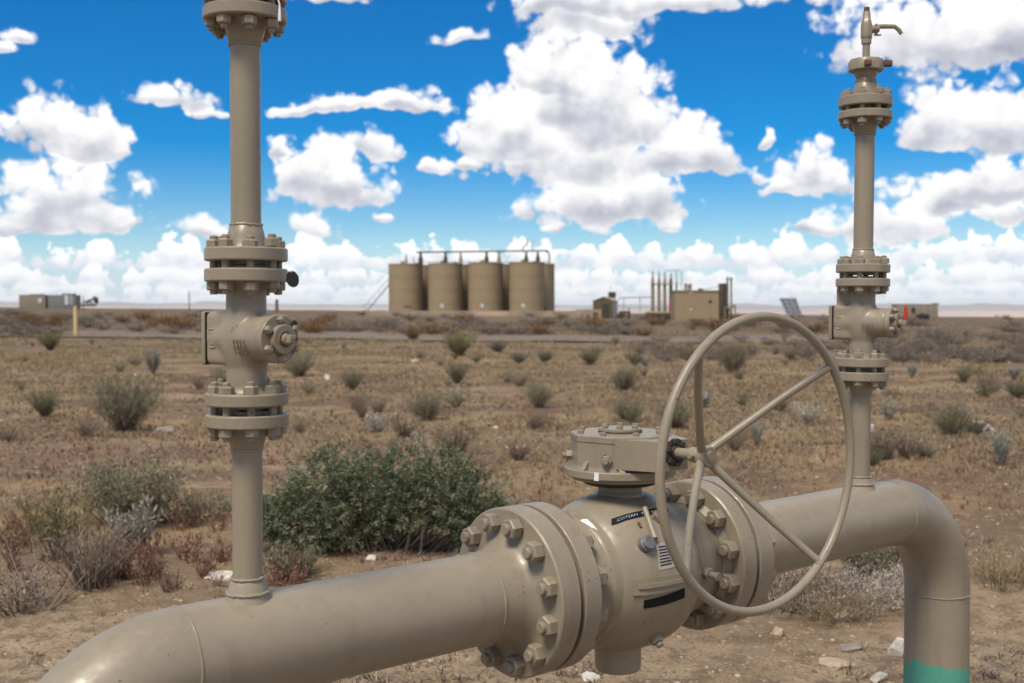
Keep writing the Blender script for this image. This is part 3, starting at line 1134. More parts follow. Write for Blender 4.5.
def cast_body(L, dz, web):
    """cast plug valve body: neck, stem barrel and bottom housing melted into one rounded casting"""
    m = MB()
    hn = .0415
    m.lathe([(-dz, 0), (-dz, hn + .004), (-dz + .010, hn), (-dz + L * .32, hn), (-dz + L * .42, .046), (-dz + L * .58, .046), (-dz + L * .70, hn), (-dz + L - .010, hn), (-dz + L, hn + .004), (-dz + L, 0)], RX(-math.pi / 2), 48)
    m.lathe([(-.03, 0), (-.03, .050), (.02, .0500), (.060, .0475), (.090, .0475), (.090, 0)], None, 48)
    m.lathe([(-.062, 0), (-.062, .041), (-.042, .0475), (-.02, .0525), (0, .054), (.02, .0525), (.042, .0475), (.062, .041), (.062, 0)], RX(-math.pi / 2), 40)
    m.box(.084, .112, .086, T(0, 0, -.042), 0, .010)
    m.lathe([(-.075, .0), (-.075, .045), (-.03, .0475), (.02, .047), (.02, 0)], None, 40)
    if web: m.box(.034, L - dz + .002, .046, T(0, (L - dz) / 2, -.060), 0, .004)
    me = m.mesh('cast', M_cast)
    o = bpy.data.objects.new('cast', me); COL.objects.link(o)
    md = o.modifiers.new('r', 'REMESH'); md.mode = 'VOXEL'; md.voxel_size = .0032
    md.use_smooth_shade = True
    ms = o.modifiers.new('s', 'SMOOTH'); ms.factor = .5; ms.iterations = 14
    bpy.context.view_layer.update()
    out = bpy.data.meshes.new_from_object(o.evaluated_get(bpy.context.evaluated_depsgraph_get()))
    bpy.data.objects.remove(o); bpy.data.meshes.remove(me)
    out.name = 'plug_valve_body'
    out.materials.clear(); out.materials.append(M_cast)
    for p in out.polygons: p.use_smooth = True
    return out


def riser(base, topz, lean, ytab, end, side):
    """base on pipe axis; ytab gives heights (world z) of the pieces"""
    up = (Vector((0, 0, 1)) + RT * lean).normalized()

    def RM(z):                                  # frame at world height z on the riser axis
        o = base + up * ((z - base.z) / up.z)
        return zframe(o, up, Vector((0, 1, 0)))
    pr = .03015 * KR
    fr, ft, bc = .0825 * KR, .0262 * KR, .0635 * KR
    y = ytab
    stem = 'riser_pipe'
    # saddle, lower pipe
    z0 = base.z + .095
    m = MB().lathe([(0, .050), (.010, .047), (.018, .044), (.024, .042), (.040, .038), (y['weld0'] - z0 - .004, pr + .003), (y['weld0'] - z0, pr), (y['fl1'][0] - .05 - z0, pr), (y['fl1'][0] - .05 - z0, 0)], None, 40)
    low = m.build(stem, M_paint, PL, RM(z0))
    weld(pr + .003, 40, .0032, 11).build('weld_bead', M_paint, low, RM(y['weld0']))
    weld(.0435, 40, .0040, 12).build('weld_bead', M_paint, low, RM(z0 + .022))

    half = (y['fl1'][2] - y['fl1'][1]) / 2

    def joint(z_lo0, z_lo1, z_hi0, z_hi1, lowname, highname, lowneck, highneck, parent_low, parent_high):
        """two facing flanges with eight studs"""
        def one(zn, zj, neck):                  # nut face height, joint face height
            s = 1 if zj > zn else -1
            prof = []
            if neck == 'weld':
                prof += [(-s * .048, pr), (-s * .046, pr + .002), (-s * .024, .0375 * KR), (-s * .006, .0415 * KR), (0, .045 * KR)]
            else:
                prof += [(-s * .012, 0), (-s * .012, .041 * KR), (-s * .004, .043 * KR), (0, .047 * KR)]
            th = abs(zj - zn)
            prof += [(0, fr - .003), (s * .003, fr), (s * (th - .003), fr), (s * th, fr - .003), (s * th, .046 * KR), (s * (th + .0068), .046 * KR), (s * (th + .0068), 0)]
            return MB().lathe(prof, None, 56)
        f1 = one(z_lo0, z_lo1, lowneck).build('riser_flange', M_cast, PL, RM(z_lo0))
        f2 = one(z_hi1, z_hi0, highneck).build('riser_flange', M_cast, PL, RM(z_hi1))
        hh = (z_hi1 - z_lo0) / 2
        me = stud_mesh(.0165 * KR, .027 * KR, .0165 * KR, hh, .0085, 10)
        zc = (z_hi1 + z_lo0) / 2
        rnd = random.Random(int(zc * 1000))
        F0 = RM(zc)
        for k in range(8):
            a = R(-70 + 45 * k)
            v = Vector((math.cos(a), math.sin(a), 0)) * bc
            o = F0.translation + v
            link('stud_bolt', me, f1, zframe(o + up * rnd.uniform(-.003, .003), up, Vector((0, 1, 0))) @ RZ(R(-70 + 45 * k) + rnd.uniform(-.5, .5)))
        if lowneck == 'weld':
            weld(pr + .0005, 36, .0032, 3).build('weld_bead', M_paint, f1, RM(z_lo0 - .048))
        if highneck == 'weld':
            weld(pr + .0005, 36, .0032, 4).build('weld_bead', M_paint, f2, RM(z_hi1 + .048))
        return f1, f2

    a, b, c, e = y['fl1']
    joint(a, b, c, e, '', '', 'weld', 'cast', None, None)
    a2, b2, c2, e2 = y['fl2']
    joint(a2, b2, c2, e2, '', '', 'cast', 'weld', None, None)
    # plug valve body between e and a2
    zc = y['plug']
    ax = Vector((math.cos(R(-38.4)), math.sin(R(-38.4)), 0))   # towards the stem
    PM = RM(zc)
    nm = RM(e)
    L = a2 - e
    XM = zframe(PM.translation, ax, Vector((0, 0, 1)))    # local z along the stem, y up
    dz = zc - e
    plug = link('plug_valve', cast_body(L, dz, side == 'R'), PL, XM)
    MB().lathe([(.0900, 0), (.0900, .0485), (.092, .050), (.104, .050), (.106, .0485), (.106, 0)], None, 44).build('bonnet', M_cast, plug, XM)
    MB().box(.081, .109, .0014, T(0, 0, -.0852)).build('cover_joint', M_dark, plug, XM)
    MB().box(.085, .113, .0125, T(0, 0, -.0920), 0, .005).build('bottom_cover', M_cast, plug, XM)
    # raised cast marking on the camera-right face of the housing
    sgn = 1 if side == 'L' else 1
    for sx_ in (-1, 1):
        fm = XM @ T(sx_ * .0420, .0, -.058) @ RY(sx_ * math.pi / 2)
        q = MB()
        for k in range(3):
            q.box(.013, .005, .005, T(0, .010 - .010 * k, .0005))
        q.tube([(.011 * sx2, .019 * sy2, 0) for sx2, sy2 in ((-1, -.8), (-1, .8), (-.7, 1), (.7, 1), (1, .8), (1, -.8), (.7, -1), (-.7, -1))], .0026, 6, closed=True)
        q.build('cast_mark', M_cast, plug, fm)
    # cast digits on the housing neck
    q = MB()
    for i in range(4):
        for j in range(3):
            an = R(150 + 12 * i) if True else 0
            q.box(.0035, .007, .003, RZ(0) @ T(0, 0, 0) @ Matrix.Translation((.0525 * math.cos(R(200 + 14 * j - 15)), .0525 * math.sin(R(200 + 14 * j - 15)), .022 + .010 * i)) @ RZ(R(200 + 14 * j - 15)))
    q.build('cast_digits', M_cast, plug, XM)
    hexb = MB().hexnut(.0155, .010).cyl(.005, .009, .014, None, 8).mesh('bonnet_bolt', M_bolt, 25)
    for k in range(6):
        a_ = R(30 + 60 * k)
        link('bonnet_bolt', hexb, plug, XM @ T(.0395 * math.cos(a_), .0395 * math.sin(a_), .106))
    MB().lathe([(.1061, 0), (.1061, .0285), (.112, .030), (.120, .030), (.1215, .028), (.1215, .017), (.1230, .0155), (.1230, 0)], None, 36).build('gland', M_cast, plug, XM)
    MB().lathe([(.1216, .0125), (.1216, .0165), (.1238, .0165), (.1238, .0125)], None, 24).build('rust_ring', M_rust, plug, XM)
    m = MB().cyl(.0118, .120, .132, None, 20, .001).box(.0165, .0165, .014, T(0, 0, .138), 0, .002)
    m.build('stem', M_cast, plug, XM)
    MB().lathe([(0, 0), (0, .004), (.001, .004), (.001, 0)], None, 10).build('stem_centre', M_rust, plug, XM @ T(.0, .0, .1552))
    # upper pipe
    u0 = e2 + .048
    a3, b3, c3, e3 = y['fl3']
    MB().lathe([(0, 0), (0, pr), (a3 - .048 - u0, pr), (a3 - .048 - u0, 0)], None, 36).build(stem, M_paint, PL, RM(u0))
    joint(a3, b3, c3, e3, '', '', 'weld', 'weld' if end == 'vent' else 'cast', None, None)
    return RM, plug, XM, up, pr


def ztab(px, pts, depth): return [at(px, p, depth).z for p in pts]


# left riser
Lb = A.copy()
zz = lambda p: at(246, p, Lb.y).z
yt = dict(weld0=zz(577), fl1=(zz(426.2), zz(413.3), zz(404.8), zz(392.2)), fl2=(zz(282), zz(268.9), zz(261.4), zz(248.1)), plug=zz(338.3), fl3=(zz(22.5), zz(9.5), zz(3), zz(-11)))
RMl, plugL, XML, upl, pr = riser(Lb, 0, .0040, yt, 'cap', 'L')
zt_ = yt['fl3'][3]
MB().lathe([(0, 0), (0, .043), (.05, .043), (.08, .05), (.18, .05), (.20, .043), (.22, .043), (.22, 0)], None, 36).build('plug_valve', M_cast, PL, RMl(zt_ + .005))
tie = RMl(yt['fl3'][0] + .012).translation + Vector((.052, -.071, 0))
zp = [at(277.5, -2, Lb.y - .075), at(279.6, 4, Lb.y - .079), at(279.7, 21, Lb.y - .079)]
m = MB().tube([zp[0], zp[1], zp[2]], [.0012, .0016, .0036], 6)
o = m.build('wire_tie', M_white, PL); o['label'] = 'white wire tie hanging over the upper flange'
# right riser
Rb = A + d * TL
zr = lambda p: at(862, p, Rb.y).z
yt2 = dict(weld0=zr(476), fl1=(zr(380.4), zr(371.5), zr(366.5), zr(357.5)), fl2=(zr(286.8), zr(278.6), zr(272.8), zr(264.4)), plug=zr(322.6), fl3=(zr(120), zr(112), zr(107.5), zr(97.5)))
RMr, plugR, XMR, upr, pr = riser(Rb, 0, .0085, yt2, 'vent', 'R')
z3 = yt2['fl3'][3] + .048
s_ = 3.26e-3
MB().lathe([(0, 0), (0, pr), (.006, .0335), (.012, .031), (.018, .033), (.024, .0365), (.034, .0372), (.0385, .0372), (.0405, .034), (.058, .034), (.058, 0)], None, 36).build('swage', M_cast, PL, RMr(z3))
zc0 = zr(71.5)
CMr = RMr(zc0)
cap = MB().lathe([(-.012, 0), (-.012, .036), (0, .037), (0, .054), (.003, .0565), (.030, .0565), (.0375, .052), (.0385, .022), (.0385, 0)], None, 10, 0, .2).build('union_cap', M_cast, PL, CMr)
MB().box(.026, .024, .020, T(0, 0, 0), 0, .003).build('lug', M_rust, cap, CMr @ T(.066, -.012, .024))
MB().box(.020, .020, .018, T(0, 0, 0), 0, .003).build('lug', M_rust, cap, CMr @ T(-.012, -.060, .016))
zn = zc0 + .037
MB().cyl(.0118, 0, .055, None, 20).build('nipple', M_paint, PL, RMr(zn))
nb = RMr(zn + .052)
nv_ = MB().lathe([(0, 0), (0, .0165), (.016, .0170), (.018, .0185), (.026, .0192), (.060, .0188), (.075, .0155), (.078, .0135), (.098, .0125), (.102, .011), (.102, 0)], None, 8).build('needle_valve', M_cast, PL, nb)
MB().cyl(.0092, .099, .118, None, 12, .002).build('rusty_plug', M_rust, nv_, nb)
hx = frameM(nb @ Vector((0, 0, .047)), Vector((0, 1, 0)), Vector((0, 0, 1)), Vector((1, 0, 0)))
MB().lathe([(.014, 0), (.014, .014), (.022, .014), (.023, .0105), (.029, .0105), (.029, .018), (.034, .018), (.036, .011), (.040, .011), (.040, 0)], None, 12).build('bonnet', M_cast, nv_, hx)
MB().box(.008, .004, .022, T(0, -.019, .036)).build('handle_clip', M_bolt, nv_, hx)
MB().tube([hx @ Vector(p) for p in ((0, .008, .034), (0, .009, .060), (0, .008, .092), (0, -.004, .106), (0, -.016, .114))], [.0075, .0078, .0075, .0075, .0068], 8).build('valve_handle', M_cast, nv_)

# things that hang on the valves
tz = at(292.5, 279, Lb.y - .07)
dirn = Vector((.55, -.83, -.05)).normalized()
tg = zframe(tz, dirn)
m = MB().lathe([(-.0012, 0), (-.0012, .0185), (.0012, .0185), (.0012, 0)], None, 32, 0)
o = m.build('valve_tag', M_rubber, None, tg @ RZ(.35) @ Matrix.Diagonal((.72, .92, 1, 1)))
tag(o, 'round black tag hanging at the right edge of the left riser flange', 'tag')
MB().cyl(.0022, .0010, .0020, None, 10).build('eyelet', M_white, o, tg @ T(-.004, .0155, 0))
MB().tube([at(285, 271, Lb.y - .06), at(288.5, 271, Lb.y - .066), at(290, 273.5, Lb.y - .069)], .0012, 6).build('tag_wire', M_steel, o)
tz = at(287.5, 331, Lb.y - .085)
tg = zframe(XML @ Vector((.036, .026, .108)), Vector((.93, -.36, .05)))
o = MB().lathe([(-.001, 0), (-.001, .012), (.001, .012), (.001, 0)], None, 24).build('valve_tag', M_rubber, None, tg)
tag(o, 'small black disc wedged behind the stem of the left plug valve', 'tag')
tz = XMR @ Vector((0, .026, .140))
o = MB().tube([tz + Vector((0, 0, -.014)), tz + Vector((.003, 0, .004)), tz + Vector((.002, 0, .026))], [.0052, .0062, .0055], 8).build('plastic_seal', M_red, None)
tag(o, 'red plastic seal sticking up from the stem of the right plug valve', 'seal')
o = MB().box(.010, .005, .003, None, 0, .001).build('plastic_seal', M_red, None, zframe(XML @ Vector((.012, -.047, .104)), ax if False else Vector((.78, -.62, 0))))
tag(o, 'tiny red seal at the lower rim of the left plug valve bonnet', 'seal')

# ------------------------------------------------------------------ the field site behind
def stand(px, depth):
    x = (px - 512) / F * depth
    return Vector((x, depth, gz(x, depth)))


def zat(px, py, depth): return at(px, py, depth).z


# tanks: two rows of four
RDIR, CDIR = Vector((5.84, -1.62, 0)), Vector((1.66, 5.50, 0))
T0 = Vector(((406 - 512) / F * 168.5, 168.5, 0))
TRAD = 2.47
ztank = zat(470, 263.3, 166)
tank_labels = [
    'leftmost tan storage tank of the front row, dark writing low on its side',
    'second tan storage tank from the left in the front row, white placard near its foot',
    'third tan storage tank from the left in the front row, white placard low on it',
    'rightmost tan storage tank of the front row',
    'tan tank of the back row seen as a dark strip behind the two left tanks',
    'tan tank of the back row seen as a dark strip behind the two middle tanks',
    'tan tank of the back row seen as a dark strip behind the two right tanks',
    'tan tank of the back row standing out at the right end of the tank group']
tank_me = MB().lathe([(0, 0), (0, TRAD), (7.35, TRAD), (7.36, TRAD + .05), (7.46, TRAD + .05), (7.47, TRAD), (7.47, TRAD - .02), (7.47, 0)], None, 56).mesh('tank', M_tank)
roof_me = MB().lathe([(0, TRAD - .03), (.02, TRAD - .02), (.13, .35), (.14, 0)], None, 40).mesh('roof', M_tankroof)
hoop_me = MB().lathe([(-.03, TRAD), (-.03, TRAD + .022), (.03, TRAD + .022), (.03, TRAD)], None, 56).mesh('weld_hoop', M_tank)
hatch_me = MB().cyl(.28, 0, .32, None, 16).cyl(.33, .32, .40, None, 16).mesh('roof_hatch', M_tank)
k = 0
for row in (0, 1):
    for i in range(4):
        p = T0 + RDIR * i + CDIR * row
        zb = ztank - 7.47
        t = link('storage_tank', tank_me, None, T(p.x, p.y, zb))
        tag(t, tank_labels[k], 'tank', 'tan storage tanks in the field')
        link('roof', roof_me, t, T(p.x, p.y, zb + 7.45))
        for hz in (1.85, 3.7, 5.55):
            link('weld_hoop', hoop_me, t, T(p.x, p.y, zb + hz))
        link('roof_hatch', hatch_me, t, T(p.x - .5, p.y + .6, zb + 7.5))
        fc = (Vector((0, 0, 0)) - Vector((p.x, p.y, 0))).normalized()
        if row == 0 and i:
            sg = frameM(Vector((p.x, p.y, zb + 1.45)) + (RZ(R(-12)) @ fc) * (TRAD + .03), Vector((-fc.y, fc.x, 0)), Vector((0, 0, 1)), fc)
            MB().prism([(-.22, -.17), (-.09, -.34), (.22, -.34), (.29, -.08), (.16, .17), (-.04, .32), (-.21, .15)], -.02, .03, sg).build('placard', M_sign, t)
        if row == 0 and i == 0:
            for j in range(9):
                an = R(-8 + 3.4 * j) * .8
                v = RZ(an) @ fc
                M = frameM(Vector((p.x, p.y, zb + 1.3)) + v * (TRAD + .012), Vector((-v.y, v.x, 0)), Vector((0, 0, 1)), v)
                MB().box(.12, .14 + .05 * (j % 3), .012, M).build('painted_letter', M_brown, t)
        if k == 7:
            v = RZ(R(20)) @ fc
            M = frameM(Vector((p.x, p.y, zb + .9)) + v * (TRAD + .05), Vector((-v.y, v.x, 0)), Vector((0, 0, 1)), v)
            MB().cyl(.35, -.1, .08, M, 20).build('manway', M_brown, t)
        k += 1
# header pipe over the tanks
hp = empty('header_pipe', (T0.x, T0.y - .5, ztank))
tag(hp, 'dark overhead vent pipe running across the tops of the tanks on short stacks', 'pipe')
yh = 166.5
MB().tube([Vector(((px - 512) / F * yh, yh - (px - 417) * .035, zat(px, 252.2, yh))) for px in (417, 421, 441, 442, 480, 520, 547)], .11, 8).build('pipe', M_brown, hp)
MB().tube([Vector(((px - 512) / F * 163.5, 163.5, zat(px, py, 163.5))) for px, py in ((546, 251.9), (548.6, 252.2), (549.4, 254), (549.6, 265))], .12, 8).build('pipe', M_far, hp)
for px, wd, top in ((406.5, .16, 255), (414, .07, 256), (421, .30, 252), (445.8, .27, 252), (461, .22, 252), (486.8, .27, 252), (499.3, .24, 252), (526.4, .26, 252), (538, .26, 252)):
    yy = yh - (px - 417) * .035
    z1, z0 = zat(px, top, yy), ztank - .1
    MB().lathe([(0, 0), (0, wd * 1.25), ((z1 - z0) * .5, wd * 1.1), ((z1 - z0) * .62, wd * .7), (z1 - z0, wd * .62), (z1 - z0, 0)], T((px - 512) / F * yy, yy, z0), 12).build('vent_stack', M_far if top > 253 or wd < .25 else M_brown, hp)
MB().tube([at(523, 252, 163), at(523, 247, 163), at(524.5, 246, 163), at(527, 245.5, 163), at(527.5, 239, 163)], .075, 6).build('antenna', M_brown, hp)
MB().tube([at(531, 246.5, 163), at(534.8, 239.5, 163)], .05, 6).build('antenna', M_wallp, hp)
# railing line of the walkway
MB().tube([at(424, 262, 170), at(550, 262, 170)], .05, 6).build('walkway_rail', M_tankroof, hp)
# stairway at the left of the tanks
stw = empty('stairway', at(362, 313, 168))
tag(stw, 'grey metal stairway climbing to the left end of the tanks', 'stairway')
for oy in (0, 1.0):
    a, b = at(366, 312, 168 + oy), at(390, 283.5, 168 + oy)
    MB().tube([a, b], .09, 6).build('stringer', M_grey, stw)
    a2, b2 = at(362.5, 307.5, 168 + oy), at(389, 278.5, 168 + oy)
    MB().tube([a2, b2], .04, 6).build('handrail', M_grey, stw)
    for f in np.linspace(.05, .95, 6):
        MB().tube([a.lerp(b, f), a2.lerp(b2, f)], .03, 5).build('baluster', M_grey, stw)
a, b = at(366, 312, 168.5), at(390, 283.5, 168.5)
trd = MB().box(.28, 1.0, .04).mesh('tread', M_grey)
for f in np.linspace(.04, .97, 15):
    q = a.lerp(b, f)
    link('tread', trd, stw, T(*q))
MB().tube([at(364, 310, 168), at(364, 316, 168)], .08, 6).build('post', M_brown, stw)
# containment wall in front
wl = empty('containment_wall', stand(470, 158))
tag(wl, 'low tan containment wall round the foot of the tanks', 'wall')
xs = np.linspace(365, 581, 25)
for i in range(24):
    a, b = at(xs[i], 310.8, 158), at(xs[i + 1], 310.8, 158)
    zt2 = (a.z + b.z) / 2
    pink = 473 < xs[i] + 2 < 511
    zb = min(gz(a.x, 158), gz(b.x, 158)) - .3
    MB().box(b.x - a.x - .03, .12, zt2 - zb - (0 if not pink else .05), T((a.x + b.x) / 2, 158 - (.08 if pink else 0), (zt2 + zb) / 2)).build('wall_panel', M_wallp if pink else M_wallc, wl)
for xe in (365, 581):
    a = at(xe, 310.8, 158)
    MB().box(.12, 24, 1.1, T(a.x, 170.2, a.z - .55)).build('wall_panel', M_wallc, wl)
# gabled shed
D = 170
sh_ = empty('shed', stand(605, D))
tag(sh_, 'small dark brown gabled shed with a pale side wall right of the tanks', 'shed')
b0 = stand(603, D); x0, x1 = at(593, 300, D).x, at(613, 300, D).x
ze, zr_ = zat(603, 301, D), zat(603, 297.3, D)
zb = b0.z - .3
dp = 4.2
skew = 1.05
prof = [(x0, zb), (x1, zb), (x1, ze), ((x0 + x1) / 2, zr_), (x0, ze)]
m = MB()
m.prism(prof, 0, .1, frameM(Vector((0, D, 0)), Vector((1, 0, 0)), Vector((0, 0, 1)), Vector((0, -1, 0))))
m.build('front_wall', M_shedw, sh_)
x2 = x1 + skew
vs = [(x1, D, zb), (x1, D, ze), (x2, D + dp, ze), (x2, D + dp, zb), (x0, D, zb), (x0, D, ze), (x0 + skew, D + dp, ze), (x0 + skew, D + dp, zb), ((x0 + x1) / 2 + skew, D + dp, zr_)]
MB().add(vs[:4] + [(v[0] - .08, v[1] + .02, v[2]) for v in vs[:4]], [(0, 1, 2, 3), (4, 7, 6, 5), (0, 4, 5, 1), (1, 5, 6, 2), (2, 6, 7, 3), (3, 7, 4, 0)]).build('side_wall', M_shedl, sh_)
MB().add(vs[4:], [(0, 1, 2, 3), (1, 2, 4)]).add([vs[7], vs[6], vs[8], vs[2], vs[3]], [(0, 1, 2, 3, 4)]).build('back_wall', M_shedw, sh_)
xm = (x0 + x1) / 2
for xa, xb in ((x0 - .12, xm), (x1 + .12, xm)):
    zea = ze - .06
    q = [(xa, D - .2, zea), (xb, D - .2, zr_ + .02), (xb + skew * 1.05, D + dp + .1, zr_ + .02), (xa + skew * 1.05, D + dp + .1, zea)]
    MB().add(q + [(p[0], p[1], p[2] + .09) for p in q], [(3, 2, 1, 0), (4, 5, 6, 7), (0, 1, 5, 4), (1, 2, 6, 5), (2, 3, 7, 6), (3, 0, 4, 7)]).build('roof', M_tankroof, sh_)
MB().box(1.0, .06, 2.1, T(xm + .4, D - .12, zb + 1.35)).build('door', M_brown, sh_)
ob = empty('rooftop_tank', at(612, 298, D + 5.5))
tag(ob, 'small dark drum on legs with a thin mast behind the shed', 'tank')
a = at(612, 298, D + 5.5)
zt3 = zat(612, 292.3, D + 5.5)
MB().lathe([(0, 0), (0, .55), (zt3 - a.z, .60), (zt3 - a.z + .06, .3), (zt3 - a.z + .06, 0)], T(a.x, a.y, a.z), 20).build('drum', M_stack, ob)
for sx_, sy_ in ((-.4, -.4), (.4, -.4), (-.4, .4), (.4, .4)):
    MB().tube([(a.x + sx_, a.y + sy_, a.z + .05), (a.x + sx_, a.y + sy_, gz(a.x, a.y) - .1)], .06, 6).build('leg', M_stack, ob)
MB().tube([at(610.5, 293, D + 5.5), at(610.5, 285, D + 5.5)], .035, 6).build('mast', M_grey, ob)
po_ = empty('pipe_line', at(636, 310, 168))
tag(po_, 'thin grey overhead pipe on slim posts between the shed and the scrubber columns', 'pipe')
MB().tube([at(618, 299, 168), at(621, 297.6, 168), at(652, 297, 168)], .085, 6).build('pipe', M_grey, po_)
for px in (623.5, 640):
    a = at(px, 297.6, 168)
    MB().tube([a, (a.x, a.y, gz(a.x, a.y) - .1)], .05, 6).build('post', M_grey, po_)
sk = empty('low_skid', stand(625, 168))
tag(sk, 'low dark equipment skid on the ground right of the shed', 'skid')
a, b = at(619.5, 312, 168), at(630, 312, 168)
MB().box(b.x - a.x, 1.2, .28, T((a.x + b.x) / 2, 168, a.z)).build('deck', M_brown, sk)
for px in (621, 629):
    q = at(px, 312, 168)
    MB().box(.2, 1.1, q.z - gz(q.x, 168) + .1, T(q.x, 168, (q.z + gz(q.x, 168) - .1) / 2)).build('foot', M_brown, sk)
MB().tube([at(629, 311, 168), at(629, 307.5, 168)], .06, 6).build('post', M_brown, sk)
# low berm walls left of the shed
bw = empty('low_barrier', stand(588, 164)); tag(bw, 'low tan barrier with short posts left of the shed', 'barrier')
for px in (578, 584.5, 591, 599.5):
    q = stand(px, 164)
    MB().box(.5, .3, zat(px, 309.5, 164) - q.z + .2, T(q.x, 164, (zat(px, 309.5, 164) + q.z - .2) / 2)).build('post', M_wallc, bw)
a, b = at(577, 310, 164.3), at(601, 310, 164.3)
MB().box(b.x - a.x, .2, .35, T((a.x + b.x) / 2, 164.3, a.z - .1)).build('rail', M_wallc, bw)
# scrubber columns
D = 164
col_lab = ['leftmost of the four tall tan scrubber columns', 'second from the left of the four tall tan scrubber columns', 'third from the left of the four tall tan scrubber columns', 'rightmost of the four tall scrubber columns, darker, beside the equipment house']
for i, px in enumerate((652.8, 659.0, 664.7, 670.8)):
    b0 = stand(px, D)
    zt4 = zat(px, 270.5 + i * .6, D)
    h = zt4 - b0.z
    m = MB().lathe([(-.1, 0), (-.1, .17), (.35, .17), (.37, .26), (h * .62, .26), (h * .65, .24), (h * .80, .24), (h * .86, .17), (h * .88, .10), (h * .92, .12), (h, .06), (h, 0)], T(b0.x, D, b0.z), 16)
    o = m.build('scrubber_column', M_far if i < 3 else M_brown, None)
    tag(o, col_lab[i], 'column', 'scrubber columns beside the equipment house')
    MB().lathe([(-.1, .2), (-.1, .33), (.1, .33), (.1, .2)], T(b0.x, D, zat(px, 284, D)), 14).build('flange', M_far if i < 3 else M_brown, o)
    MB().lathe([(-.07, .2), (-.07, .27), (.07, .27), (.07, .2)], T(b0.x, D, zat(px, 309.5, D)), 14).build('flange', M_brown, o)
mn = empty('manifold', stand(660, 163)); tag(mn, 'low pipe manifold along the feet of the scrubber columns', 'pipe')
MB().tube([at(650.5, 284, D - .4), at(672.5, 284, D - .4)], .10, 8).build('pipe', M_far, mn)
MB().tube([at(646, 313, D - .8), at(672, 313, D - .8)], .26, 8).build('pipe', M_far, mn)
MB().tube([at(645, 316, D - .9), at(673, 316, D - .9)], .16, 8).build('pipe', M_brown, mn)
for px in (647, 653, 660, 666, 671):
    q = at(px, 314, D - .85)
    MB().box(.22, .3, q.z - gz(q.x, q.y) + .2, T(q.x, q.y, (q.z + gz(q.x, q.y) - .2) / 2)).build('foot', M_brown, mn)
MB().cyl(.23, 0, 1.0, T(*at(670.2, 308.5, D - 1.0)), 12, .04).build('red_bottle', M_red, mn)
lp_ = empty('flare_line', stand(676, D)); tag(lp_, 'thin bent pipe rising in a loop behind the equipment house', 'pipe')
MB().tube([at(665, 272.5, D + 1), at(666, 270.6, D + 1), at(680, 270.2, D + 1), at(681.5, 271.5, D + 1), at(681.5, 296, D + 1)], .05, 6).build('pipe', M_grey, lp_)
MB().tube([at(676.5, 270.5, D + 1), at(676.5, 283, D + 1), at(676.5, 296, D + 1)], [.06, .06, .15], 8).build('pipe', M_far, lp_)
MB().tube([at(676.5, 282, D + 1), at(676.5, 300, D + 1)], .15, 8).build('stack', M_far, lp_)
MB().tube([at(681.5, 296, D + 1), (at(681.5, 296, D + 1).x, D + 1, gz(28, D + 1))], .05, 6).build('post', M_grey, lp_)
MB().tube([at(676.5, 300, D + 1), (at(676.5, 300, D + 1).x, D + 1, gz(27, D + 1) - .1)], .12, 6).build('post', M_far, lp_)
# equipment house
D = 158
eh = empty('equipment_house', stand(696, D)); tag(eh, 'boxy tan metal equipment house with roof stacks right of the scrubber columns', 'building')
a, b = at(675.0, 291.3, D), at(719, 291.3, D)
zb = gz((a.x + b.x) / 2, D) - .5
W_, H_ = b.x - a.x, a.z - zb
cx, cz = (a.x + b.x) / 2, (a.z + zb) / 2
wp = MB().box(W_ / 5 - .015, .06, H_).mesh('wall_panel', M_tank)
for i in range(5):
    link('wall_panel', wp, eh, T(a.x + W_ * (i + .5) / 5, D, cz))
MB().box(W_ - .02, 4.6, H_ - .02, T(cx, D + 2.36, cz)).build('shell', M_tank, eh)
MB().box(W_ + .16, 5.0, .14, T(cx, D + 2.35, a.z + .07)).build('roof', M_tankroof, eh)
for px, py, s in ((690.8, 293, .22), (691.2, 309.5, .22), (710.2, 301.4, .34)):
    q = at(px, py, D - .06)
    MB().box(s * 1.3, .05, s, T(*q)).build('sign' if s < .3 else 'vent_opening', M_sign if s < .3 else M_brown, eh)
for px, wd, tp in ((685.5, .19, 283.5), (688.5, .15, 284.5), (690.5, .17, 283.6)):
    q = at(px, 291, D + 1.5); zt5 = zat(px, tp, D + 1.5)
    MB().lathe([(0, 0), (0, wd), ((zt5 - q.z) * .8, wd), ((zt5 - q.z) * .82, wd * 1.3), (zt5 - q.z, wd * 1.3), (zt5 - q.z, 0)], T(q.x, q.y, q.z), 12).build('roof_stack', M_far, eh)
q = at(700.5, 290.5, D + 1.2); MB().box(.62, .6, .38, T(q.x, q.y, q.z + .1), 0, .05).build('roof_vent', M_brown, eh)
MB().tube([at(703, 289.7, D + 1), at(719.5, 286, D + 1)], .05, 6).build('guy_pipe', M_wallc, eh)
cl = empty('cooler', stand(724, D)); tag(cl, 'dark brown upright cooler casing against the right side of the equipment house', 'cooler')
for px, w_, tp in ((721.2, .62, 284), (725.9, .40, 284.2)):
    q = at(px, tp, D + .6); zb2 = gz(q.x, D + .6) - .3
    MB().box(w_, .8, q.z - zb2, T(q.x, D + .6, (q.z + zb2) / 2), 0, .03).build('casing', M_stack, cl)
q = at(723.4, 286.5, D + .6); MB().box(.36, .5, 4.2, T(q.x, D + .8, q.z - 2.1)).build('duct', M_shedw, cl)
q = at(723, 283.8, D + .6); MB().box(1.2, .9, .08, T(*q)).build('lid', M_brown, cl)
